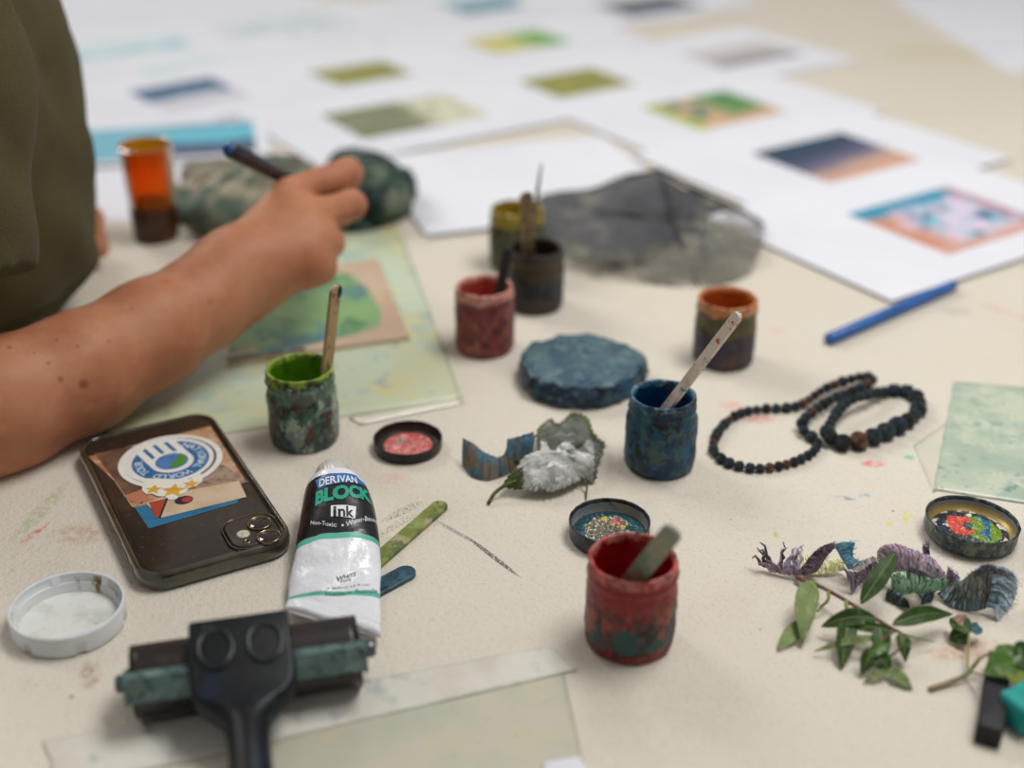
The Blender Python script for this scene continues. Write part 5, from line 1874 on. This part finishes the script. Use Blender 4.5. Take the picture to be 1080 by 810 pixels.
leafw = mat('pale_felted_leaf_back', '#b9b9b4', .85, layers=[('#8f928e', 110, .46, .60, 4), ('#dcdcd8', 170, .54, .62), ('#666a68', 60, .58, .68)], bump=(260, .9, .0014))
leafg = mat('grey_green_leaf', '#5c6158', .7, layers=[('#42473f', 90, .46, .6, 4), ('#7c807a', 140, .54, .64), ('#3a4430', 60, .56, .66)], bump=(200, .7, .0012))
leafd = mat('dark_green_leaf_edge', '#3d4c1f', .5, layers=[('#4f6420', 120, .48, .6), ('#2f3a1c', 200, .56, .66)])
t = thing('dried_leaf', 'leathery leaf with a pale felted underside in front of the carved block', 'leaf', lo_)
def reg(x, y, f):
    if (f > .80 and y < 472 + 6 * math.sin(x * .5)) or (x < 552 and y > 492) or (f > .93 and y > 505):
        return 2
    yl = 487 - (x - 548) * .06 + 5 * math.sin(x * .25)
    if y > yl - 14 and x < 626:
        return 0
    return 1
fan('leaf_blade', [(531, 513, .006), (546, 515, .006), (562, 517, .006), (580, 519, .005), (598, 514, .005), (614, 507, .004), (628, 505, .003), (631, 487, .010), (638, 469, .004), (626, 458, .012), (620, 440, .010), (604, 435, .010),
                 (590, 446, .014), (576, 443, .010), (566, 458, .010), (567, 474, .015), (552, 484, .012), (538, 500, .009)], (594, 478, .017), [leafw, leafg, leafd], t, lo_, reg, 18, 6, .030, .002, (.0026, 130), 1.5, .0006)
V, Fc = tube([Vector(q) for q in spline([at(545, 507, .009) - lo_, at(531, 513, .007) - lo_, at(521, 521, .004) - lo_, at(515, 531, .0012) - lo_], 14)], [.0011] * 14, 8)
obj('stalk', V, Fc, leafd, t)
V, Fc = tube([at(616, 506, .006) - lo_, at(619, 514, .003) - lo_, at(618, 527, .0008) - lo_], [.0008, .0006, .0004], 8)
obj('stalk', V, Fc, leafd, t)

def ruled(name, A, B, ms, parent, org, nu=60, nv=8, ribs=50, fringe=0.0, rib_r=.00035, sag=.0, seed=0, surf=True, lab=None, jit=.18):
    """curled strip between two picture polylines with heights, ribbed across, its far edge frayed"""
    rr = random.Random(seed)
    SA = [Vector(at(*p)) - org for p in spline(A, nu)]
    SB = [Vector(at(*p)) - org for p in spline(B, nu)]
    V, Fc, fm = [], [], []
    def pt(u, v):
        x = u * (nu - 1)
        i = min(int(x), nu - 2)
        f_ = x - i
        a = SA[i].lerp(SA[i + 1], f_)
        b = SB[i].lerp(SB[i + 1], f_)
        p = a.lerp(b, v)
        k = min(v, 1)
        p.z += sag * math.sin(PI * k) + .0007 * nz(p.x, p.y, u, 170, seed)
        p.z = max(p.z, .0004)
        return p
    if surf:
        for i in range(nu):
            ex = 1 + (fringe * .4 * rr.uniform(-.6, .6) if fringe else 0)
            for j in range(nv + 1):
                V.append(pt(i / (nu - 1), j / nv * ex))
        for i in range(nu - 1):
            for j in range(nv):
                a = i * (nv + 1) + j
                Fc.append((a, a + 1, a + nv + 2, a + nv + 1))
                fm.append(0)
        # give the sheet a back
        nV = len(V)
        Vb = [v + Vector((0, .0004, -.0004)) for v in V]
        Fb = [q[::-1] for q in Fc]
        V, Fc = V + Vb, Fc + [tuple(i + nV for i in q) for q in Fb]
        fm = fm + fm
    ribs = max(4, int(ribs * .6)) if surf else ribs
    for k in range(ribs):
        u0 = (k + rr.uniform(.2, .8)) / ribs
        u1 = min(1, max(0, u0 + rr.uniform(-jit, jit) * .25))
        e = 1 + (fringe * rr.uniform(-.15, 1) if fringe else 0)
        m_ = 6
        P = []
        for j in range(m_ + 1):
            v = j / m_ * e
            p = pt(u0 + (u1 - u0) * j / m_, v) + Vector((0, -.0002, .0003))
            if fringe:
                p += Vector((rr.uniform(-1, 1), rr.uniform(-1, 1), rr.uniform(-.4, 1))) * .0003 * j
                p.z = max(p.z, .0006)
            P.append(p)
        tv, tf = tube(P, [rib_r * .72 * (1 - .75 * (j / m_) ** 2) for j in range(m_ + 1)], 5)
        o0_ = len(V)
        V += tv
        Fc += [tuple(i + o0_ for i in q) for q in tf]
        mi = 1 + rr.randrange(len(ms) - 1)
        fm += [mi] * len(tf)
    o = obj(name, V, Fc, ms, parent, fm=fm)
    if lab:
        o['label'] = lab
    return o

# curled painted bark beside the leaf
barkm = mat('blue_brown_curled_bark', '#4d6670', .65, layers=[('#2f6a84', 60, .48, .58, 4), ('#7a6248', 75, .50, .60, 4), ('#9a7440', 45, .60, .68), ('#33474c', 150, .55, .65)], bump=(200, .8, .0012))
barkr = mat('brown_bark_rib', '#6a5a48', .7, layers=[('#3c5a68', 120, .5, .6)])
ob = at(522, 492)
ob.z = 0
t = thing('curled_bark', 'curled scrap of bark painted blue and ochre, left of the leathery leaf', 'bark', ob)
ruled('bark_curl', [(487, 490, .001), (497, 502, .001), (514, 506, .001), (531, 502, .001), (546, 494, .003), (562, 484, .008)],
      [(488, 462, .014), (500, 468, .015), (513, 478, .012), (529, 481, .011), (540, 464, .019), (563, 455, .022)], [barkm, barkr], t, ob, 60, 10, 14, 0, .0004, .002, 5)
ruled('bark_curl', [(534, 480, .010), (546, 486, .008), (560, 488, .006)], [(535, 463, .016), (549, 460, .020), (566, 458, .020)], [barkm, barkr], t, ob, 30, 8, 8, 0, .0004, .003, 9)

# ------------------------------------------------------------------ frayed painted ribbon
og = at(935, 610)
og.z = 0
t = thing('frayed_ribbon', 'crumpled frayed ribbon painted purple, blue, pink and green beside the leafy sprig', 'ribbon', og)
def C2(n, a, b, sc=260, r=.6):
    return mat(n, a, r, layers=[(b, sc, .46, .6, 4)], bump=(400, .5, .0006))
c_purp, c_blk, c_lil = C2('frayed_purple', '#94809a', '#67586f'), C2('frayed_black', '#423f48', '#66606c'), C2('frayed_lilac', '#bfb2c6', '#9a8ea4')
c_yel, c_yel2 = C2('frayed_pale_yellow', '#f0eeba', '#d0cf98', 160), C2('frayed_cream', '#f4f3cc', '#dcdba8')
c_blue, c_blue2 = C2('frayed_sky_blue', '#76b2ca', '#5492ae'), C2('frayed_light_blue', '#98c4d2', '#6ca4ba')
c_pink, c_grey = C2('frayed_pink', '#c9a4b4', '#a68296'), C2('frayed_grey', '#b2aeb6', '#8c8892')
c_grn, c_grn2, c_dkg = C2('frayed_mint', '#aad4b2', '#84b694', 150), C2('frayed_pale_mint', '#c8dcbe', '#a4c8a6'), C2('frayed_dark_green', '#44584c', '#2c3c34')
c_tea, c_sil, c_tea2 = C2('frayed_teal', '#6f949e', '#43656f', 150), C2('frayed_silver_blue', '#bccbd8', '#94a8ba'), C2('frayed_dark_teal', '#45626c', '#2e444e')
c_bei = C2('frayed_beige', '#b0a896', '#8a8474')
ruled('frayed_tail', [(842, 604, .004), (830, 605, .0025), (815, 601, .002), (806, 597, .003)], [(848, 579, .012), (836, 582, .013), (812, 574, .016), (795, 590, .006)], [c_purp, c_purp, c_lil, c_blk], t, og, 30, 4, 13, .25, .0017, 0, 3, False, 'purple frayed end', .7)
ruled('frayed_tail', [(846, 607, .003), (830, 606, .002), (812, 603, .0015)], [(840, 598, .006), (822, 596, .006), (798, 594, .005)], [c_pink, c_purp, c_lil, c_pink], t, og, 30, 4, 22, .1, .0006, .002, 4, True, 'pinkish purple base of the frayed end')
ruled('ribbon_twist', [(836, 609, .001), (846, 598, .009), (856, 585, .016), (866, 577, .021), (879, 574, .021)], [(848, 607, .001), (861, 603, .004), (868, 594, .010), (873, 586, .015), (881, 578, .019)], [c_purp, c_blk, c_lil, c_blk], t, og, 50, 6, 60, .03, .0004, .002, 6, True, 'dark purple arched twist')
ruled('ribbon_fold', [(836, 589, .005), (852, 586, .005), (868, 590, .006), (886, 589, .007)], [(844, 607, .0015), (857, 606, .0015), (872, 605, .002), (892, 601, .003)], [c_yel, c_yel2, c_yel], t, og, 40, 6, 46, .05, .0005, .001, 7, True, 'pale yellow fold')
ruled('ribbon_fold', [(879, 574, .021), (887, 588, .014), (895, 601, .009)], [(902, 572, .021), (900, 586, .014), (911, 598, .010)], [c_blue, c_blue2, c_blue], t, og, 30, 6, 34, .12, .0005, .001, 8, True, 'bright blue fan')
ruled('ribbon_fold', [(893, 588, .010), (906, 592, .010), (920, 588, .012)], [(896, 600, .010), (908, 602, .010), (924, 590, .012)], [c_bei, c_grey, c_bei], t, og, 20, 4, 20, .02, .0005, .001, 18, True, 'brown-grey inner fold')
ruled('ribbon_fold', [(890, 600, .011), (905, 603, .011), (924, 590, .013)], [(899, 627, .0005), (907, 616, .001), (923, 606, .004)], [c_purp, c_blk, c_lil, c_purp], t, og, 40, 6, 44, .10, .00045, .002, 9, True, 'purple hanging fringe')
ruled('ribbon_fold', [(925, 592, .008), (927, 579, .016), (942, 574, .021), (962, 580, .020), (984, 590, .016), (999, 612, .008)], [(934, 609, .006), (944, 603, .010), (955, 604, .013), (968, 608, .013), (982, 614, .010), (995, 621, .004)], [c_lil, c_lil, c_grey, c_purp, c_pink, c_pink], t, og, 70, 8, 90, .06, .0005, .004, 10, True, 'large pink and lilac fold')
ruled('ribbon_fold', [(958, 583, .019), (972, 592, .018), (990, 604, .012)], [(960, 598, .018), (974, 603, .017), (990, 612, .010)], [c_grey, c_dkg, c_grey, c_pink], t, og, 30, 6, 36, .05, .0005, .003, 19, True, 'grey ridge on the pink fold')
ruled('frayed_tail', [(973, 584, .018), (980, 586, .017)], [(974, 574, .024), (979, 573, .025)], [c_blk, c_purp, c_blk], t, og, 8, 3, 9, .2, .0006, 0, 20, False, 'dark tuft')
ruled('ribbon_fold', [(938, 607, .011), (955, 603, .014), (976, 610, .013), (997, 612, .010)], [(940, 621, .005), (955, 628, .005), (976, 626, .005), (998, 622, .004)], [c_grn, c_grn2, c_grn, c_grn2, c_dkg], t, og, 50, 8, 50, .08, .0005, .003, 11, True, 'mint green fold')
ruled('ribbon_fold', [(936, 621, .005), (960, 629, .006), (986, 624, .006)], [(934, 633, .0005), (956, 641, .0005), (984, 634, .0008)], [c_dkg, c_blk, c_tea2, c_tea], t, og, 40, 6, 44, .08, .0005, .002, 12, True, 'dark green underside')
V, Fc = tube([at(966, 632, .004) - og, at(955, 637, .0035) - og], [.0034, .0040], 18, False)
obj('rolled_edge', V, Fc, c_bei, t).modifiers.new('thickness', 'SOLIDIFY').thickness = .0009
ruled('frayed_tail', [(996, 618, .006), (1004, 614, .008), (1010, 618, .008)], [(1000, 598, .015), (1004, 602, .014), (1012, 608, .012)], [c_lil, c_lil, c_purp], t, og, 12, 4, 16, .15, .0006, 0, 13, True, 'lilac tuft')
ruled('ribbon_fold', [(988, 626, .003), (1003, 640, .0006), (1025, 645, .0006), (1046, 640, .004)], [(1006, 608, .010), (1013, 613, .013), (1027, 602, .021), (1046, 597, .025)], [c_bei, c_tea2, c_tea, c_sil, c_tea, c_blk], t, og, 50, 8, 60, .07, .0005, -.002, 14, True, 'dark teal ribbed fan')
ruled('ribbon_fold', [(1040, 641, .004), (1045, 620, .015), (1046, 597, .025)], [(1052, 655, .0006), (1069, 635, .003), (1074, 612, .010)], [c_sil, c_sil, c_tea, c_sil, c_tea2], t, og, 50, 8, 60, .10, .0005, .003, 15, True, 'silvery blue ribbed fan')
ruled('ribbon_fold', [(1026, 604, .021), (1036, 597, .024), (1047, 597, .025), (1062, 606, .017)], [(1028, 610, .019), (1037, 604, .023), (1048, 603, .024), (1070, 614, .012)], [c_blk, c_tea2, c_blk], t, og, 30, 4, 40, .10, .00045, .001, 16, True, 'black frayed ridge')

# ------------------------------------------------------------------ sprigs
def leaf(parent, org, base, tip, w_, m, arch=.003, face=(0, -.55, .83), fold=.25, n=16, name='leaf', bend=0.0, seed=0.0, shape=1.0):
    b, e = at(*base) - org, at(*tip) - org
    ax = e - b
    L = ax.length
    ax.normalize()
    N = Vector(face)
    N = (N - ax * N.dot(ax)).normalized()
    sd = ax.cross(N)
    V, Fc = [], []
    m_ = 6
    for i in range(n + 1):
        u = i / n
        wd = w_ / 2 * (math.sin(PI * u ** (.82 * shape)) ** .85) * (1 if u < 1 else 0) + .0002
        c = b + ax * (L * u) + Vector((0, 0, arch * math.sin(PI * u))) + sd * (bend * math.sin(PI * u))
        for j in range(-m_, m_ + 1):
            v = j / m_
            p = c + sd * (wd * v) + N * (abs(v) ** 1.3 * wd * fold + .0004 * math.sin(u * 17 + seed) * v)
            p.z = max(p.z, .0003)
            V.append(p)
    k = 2 * m_ + 1
    for i in range(n):
        for j in range(k - 1):
            a = i * k + j
            Fc.append((a, a + 1, a + k + 1, a + k))
    o = obj(name, V, Fc, m, parent)
    md = o.modifiers.new('thickness', 'SOLIDIFY')
    md.thickness = .00035
    md.offset = 0
    V, Fc = tube([b + ax * (L * u) + Vector((0, 0, arch * math.sin(PI * u))) + sd * (bend * math.sin(PI * u)) + N * .0002 for u in [i / 12 for i in range(13)]], [.00042 * (1 - .7 * i / 12) for i in range(13)], 6)
    obj('midrib', V, Fc, ribm, o)
    return o
dkl = mat('dark_olive_leaf', '#2f4a18', .5, layers=[('#263e14', 90, .45, .62), ('#3b581e', 200, .55, .65)], bump=(500, .25, .0004), spec=.35)
ltl = mat('pale_leaf_underside', '#76884f', .6, layers=[('#687a44', 90, .45, .62), ('#879860', 240, .55, .66)], bump=(500, .25, .0004))
mdl = mat('fresh_green_leaf', '#466c22', .45, layers=[('#395c1c', 90, .45, .62), ('#587c2e', 200, .55, .66)], bump=(400, .25, .0004), coat=.1)
ribm = mat('leaf_midrib', '#7c8f52', .5, layers=[('#6a7c44', 200, .5, .65)])
twig = mat('reddish_twig', '#6b4a3a', .6, layers=[('#7f5c44', 200, .48, .6), ('#543a30', 350, .55, .65)], bump=(600, .4, .0004))
gst = mat('green_stalk', '#7a8a48', .5, layers=[('#8c7a4c', 120, .5, .65)])
os_ = at(900, 660)
os_.z = 0
t = thing('leafy_sprig', 'leafy twig with narrow dark green leaves below the frayed ribbon', 'sprig', os_)
def stem(pts, r0, r1, m, name='twig', n=30, parent=t, org=os_):
    P = [Vector(at(*p)) - org for p in spline(pts, n)]
    V, Fc = tube(P, [r0 + (r1 - r0) * i / (n - 1) for i in range(n)], 8)
    return obj(name, V, Fc, m, parent)
stem([(840, 609, .003), (856, 615, .006), (870, 621, .009), (895, 635, .011), (920, 650, .013), (938, 661, .013), (949, 667, .012)], .0011, .0008, twig)
stem([(949, 667, .012), (950, 680, .010), (942, 690, .008), (928, 694, .006)], .0007, .0005, twig)
stem([(945, 665, .012), (934, 672, .012), (926, 682, .011), (922, 694, .008)], .0007, .0005, twig)
stem([(949, 667, .012), (960, 671, .010), (985, 677, .004)], .0006, .0003, gst, 'stalk')
stem([(874, 624, .010), (873, 633, .008), (866, 640, .005), (862, 645, .004)], .0009, .0006, gst, 'stalk')
stem([(893, 634, .011), (893, 642, .010), (898, 652, .008)], .0012, .0006, gst, 'stalk')
stem([(930, 656, .013), (927, 664, .011), (926, 674, .008)], .0009, .0006, gst, 'stalk')
F = (0, -.55, .83)
leaf(t, os_, (857, 613, .012), (846, 679, .003), .0112, ltl, .004, (.15, -.5, .85), .15, bend=.0015)
leaf(t, os_, (850, 655, .004), (820, 686, .001), .0080, ltl, .001, (.1, -.4, .9), .1)
leaf(t, os_, (908, 637, .012), (945, 582, .026), .0098, dkl, .003, (-.5, -.6, .6), .2, bend=.0012)
leaf(t, os_, (941, 659, .013), (1004, 648, .008), .0082, dkl, .003, F, .2)
leaf(t, os_, (925, 653, .013), (866, 661, .006), .0088, dkl, .003, F, .2)
leaf(t, os_, (942, 667, .012), (886, 662, .007), .0052, dkl, .002, F, .2)
leaf(t, os_, (895, 652, .010), (887, 706, .001), .0092, dkl, .003, (.1, -.4, .9), .2)
leaf(t, os_, (928, 662, .012), (929, 704, .002), .0085, dkl, .003, (-.1, -.4, .9), .2)
leaf(t, os_, (949, 668, .012), (955, 698, .004), .0068, dkl, .002, (.2, -.4, .9), .2)
leaf(t, os_, (936, 672, .011), (859, 687, .003), .0034, ltl, .002, F, .2)
leaf(t, os_, (934, 705, .004), (962, 727, .001), .0062, ltl, .001, F, .2)
leaf(t, os_, (922, 684, .010), (908, 712, .002), .0072, dkl, .002, (.3, -.4, .85), .2)
leaf(t, os_, (938, 680, .011), (912, 696, .007), .0060, mdl, .002, F, .2)
leaf(t, os_, (936, 708, .004), (911, 720, .001), .0034, ltl, .001, F, .2)
leaf(t, os_, (920, 690, .008), (940, 712, .002), .0085, dkl, .002, F, .2)

oc = at(1040, 690)
oc.z = 0
t2 = thing('leafy_sprig', 'small sprig with rounded green leaves lying over the charcoal stick', 'sprig', oc)
def stem2(pts, r0, r1, m, n=24):
    return stem(pts, r0, r1, m, 'twig', n, t2, oc)
brn = mat('pinkish_green_twig', '#8a7a5c', .6, layers=[('#a08a66', 200, .48, .6), ('#7a8450', 120, .55, .65)])
stem2([(980, 727, .0012), (1000, 720, .002), (1018, 712, .004), (1028, 701, .007), (1034, 693, .009)], .0013, .0009, brn)
stem2([(1020, 709, .004), (1021, 690, .006), (1022, 668, .008)], .0006, .0005, gst)
stem2([(1026, 703, .007), (1036, 693, .011), (1050, 687, .014), (1064, 684, .015)], .0006, .0005, gst)
stem2([(1024, 708, .005), (1036, 712, .010), (1048, 710, .013)], .0006, .0004, brn)
leaf(t2, oc, (1023, 668, .008), (1002, 652, .007), .0092, dkl, .001, F, .15, shape=1.1)
leaf(t2, oc, (1022, 668, .007), (1001, 675, .002), .0098, dkl, .001, F, .12)
leaf(t2, oc, (1021, 660, .008), (1006, 651, .010), .0060, mat('pink_tinged_leaf', '#a07a70', .5, layers=[('#8c6a5c', 120, .5, .62)]), .001, F, .12)
leaf(t2, oc, (1023, 665, .008), (1036, 664, .005), .0060, mat('teal_tinged_leaf', '#2c6470', .45, layers=[('#245460', 150, .5, .62)]), .001, F, .12)
leaf(t2, oc, (1072, 700, .015), (1038, 710, .014), .0128, mdl, .002, F, .10, shape=1.0)
leaf(t2, oc, (1070, 703, .015), (1054, 680, .016), .0120, mdl, .002, F, .10)
leaf(t2, oc, (1072, 702, .015), (1094, 686, .014), .0140, dkl, .002, F, .10)
leaf(t2, oc, (1072, 702, .013), (1078, 728, .012), .0150, mat('yellow_green_leaf', '#66761f', .5, layers=[('#58681c', 120, .5, .62)]), .001, F, .10)

# ------------------------------------------------------------------ gauze, crumpled cloths, amber jar
gzm = mat('dark_grey_gauze', '#57575a', .85, layers=[('#434449', 12, .45, .6), ('#7c7a70', 22, .52, .66), ('#2f3034', 40, .62, .72)], bump=(900, .5, .0006), alpha_noise=(14, .35, .65, .78, .95))
gze = mat('pale_grey_gauze', '#8a877c', .85, layers=[('#6c6a64', 30, .5, .62)], bump=(900, .5, .0006), alpha_noise=(30, .38, .62, .08, .62))
ogz = at(690, 250)
ogz.z = 0
t = thing('gauze_cloth', 'crumpled dark grey gauze cloth between the blank sheet and the orange-rimmed jar', 'cloth', ogz)
def regz(x, y, f):
    return 1 if (y > 262 + 6 * math.sin(x * .06) or (x > 745 and y > 228)) else 0
fan('gauze_sheet', [(556, 224, .004), (580, 205, .018), (610, 203, .024), (645, 190, .034), (676, 181, .040), (696, 178, .042), (722, 194, .034), (752, 208, .026), (782, 222, .016), (804, 236, .006), (803, 262, .004), (794, 284, .003), (768, 296, .003), (738, 302, .002), (700, 298, .003), (655, 292, .004), (612, 286, .006), (578, 262, .006)],
    (688, 232, .024), [gzm, gze], t, ogz, regz, 22, 6, .012, .004, (.010, 34), 3.0, .0005)
def z_line(pts, r, name, m):
    V, Fc = tube([Vector(at(*p)) - ogz for p in spline(pts, 24)], r, 6)
    obj(name, V, Fc, m, t)
gzd = mat('dark_hem_thread', '#26262a', .8, layers=[('#38383c', 300, .5, .62)])
z_line([(694, 179, .044), (722, 194, .036), (752, 208, .028), (782, 222, .018), (806, 238, .006)], .0016, 'hem', gzd)
z_line([(694, 180, .044), (704, 205, .038), (712, 232, .030), (722, 268, .016), (736, 300, .001)], .0012, 'hem', gzd)
z_line([(694, 179, .044), (660, 187, .038), (620, 203, .026)], .0010, 'hem', gzd)

def crumple(name, label, blobs, org, m, amp, lo, hi, h):
    def sdf(P):
        P = np.asarray(P, float)
        d = None
        for c, r in blobs:
            q = (np.linalg.norm((P - np.array(c)) / np.array(r), axis=1) - 1) * min(r)
            d = q if d is None else smin(d, q, .012)
        x = np.abs(np.sin(P[:, 0] * 70 + 2 * np.sin(P[:, 2] * 60) + 1.5 * np.sin(P[:, 1] * 45)))
        y = np.abs(np.sin(P[:, 1] * 85 + 2 * np.sin(P[:, 0] * 50 + 1) + 1.4 * np.sin(P[:, 2] * 75)))
        d = d - amp * (x + y - 1.1)
        return np.maximum(d, .0004 - P[:, 2])
    V, Fq = surface_nets(sdf, lo, hi, h)
    o = np_obj(name, V - np.array(org), Fq, m, None, org)
    return tag(o, label, 'cloth')
def g3(px, py, z):
    p = at(px, py, z)
    return (p.x, p.y, p.z)
c1, c2, c3 = g3(255, 222, .014), g3(292, 207, .018), g3(225, 195, .010)
crumple('crumpled_rag', 'crumpled beige and grey-green rag behind the raised hand, by the amber jar', [(c1, (.045, .042, .026)), (c2, (.042, .045, .032)), (c3, (.03, .04, .02)), (g3(205, 215, .006), (.02, .03, .014))],
        (c1[0], c1[1], 0), mat('grey_green_rag', '#7c7a68', .85, layers=[('#55665a', 22, .46, .54), ('#a39a86', 30, .52, .60), ('#2b3d38', 34, .56, .62), ('#5f5346', 18, .56, .62)], bump=(500, .5, .001)), .0042,
        (c1[0] - .09, c1[1] - .08, -.006), (c2[0] + .07, c2[1] + .10, .075), .0036)
c1, c2 = g3(386, 205, .018), g3(408, 207, .012)
crumple('crumpled_rag', 'crumpled dark teal-green rag just right of the raised fingertips', [(c1, (.036, .045, .027)), (c2, (.020, .04, .018)), (g3(378, 188, .012), (.028, .03, .026))], (c1[0], c1[1], 0),
        mat('dark_teal_rag', '#2f463f', .85, layers=[('#182828', 26, .46, .54), ('#6a7562', 22, .54, .62), ('#8a8a7a', 45, .60, .66)], bump=(500, .5, .001)), .0060,
        (c1[0] - .07, c1[1] - .08, -.006), (c2[0] + .05, c2[1] + .13, .08), .0036)

f0 = at(167, 260)
hv = Vector((f0.x, f0.y, 0)).normalized()
pc = f0 + hv * .020
t = thing('amber_jar', 'tall amber-orange jar with brown liquid, beside the person behind the forearm', 'jar', (pc.x, pc.y, 0))
prof = smooth_prof([(0, .0002), (.0155, .0002), (.0178, .002), (.0182, .008), (.0200, .042), (.0210, .075), (.0212, .0788), (.0205, .0795), (.0198, .0785), (.0192, .070), (.0180, .040), (.0164, .010), (.0150, .004), (0, .0036)], 3)
V, Fc = lathe(prof, 56)
obj('jar_wall', V, Fc, [mat('amber_plastic', '#f58a12', .18, layers=[('#ee7e0e', 40, .45, .65)], trans=.85, ior=1.25), mat('brown_stained_plastic', '#3a1c08', .3, layers=[('#4a260c', 60, .45, .65)])], t, fm=[1 if sum(V[i][2] for i in q) / len(q) < .029 else 0 for q in Fc])
V, Fc = lathe([(0, .0038), (.0148, .0042), (.0162, .010), (.0171, .031), (.0168, .0318), (0, .0318)], 48)
obj('brown_liquid', V, Fc, mat('brown_liquid', '#180a02', .2, layers=[('#241004', 60, .45, .65)]), t)
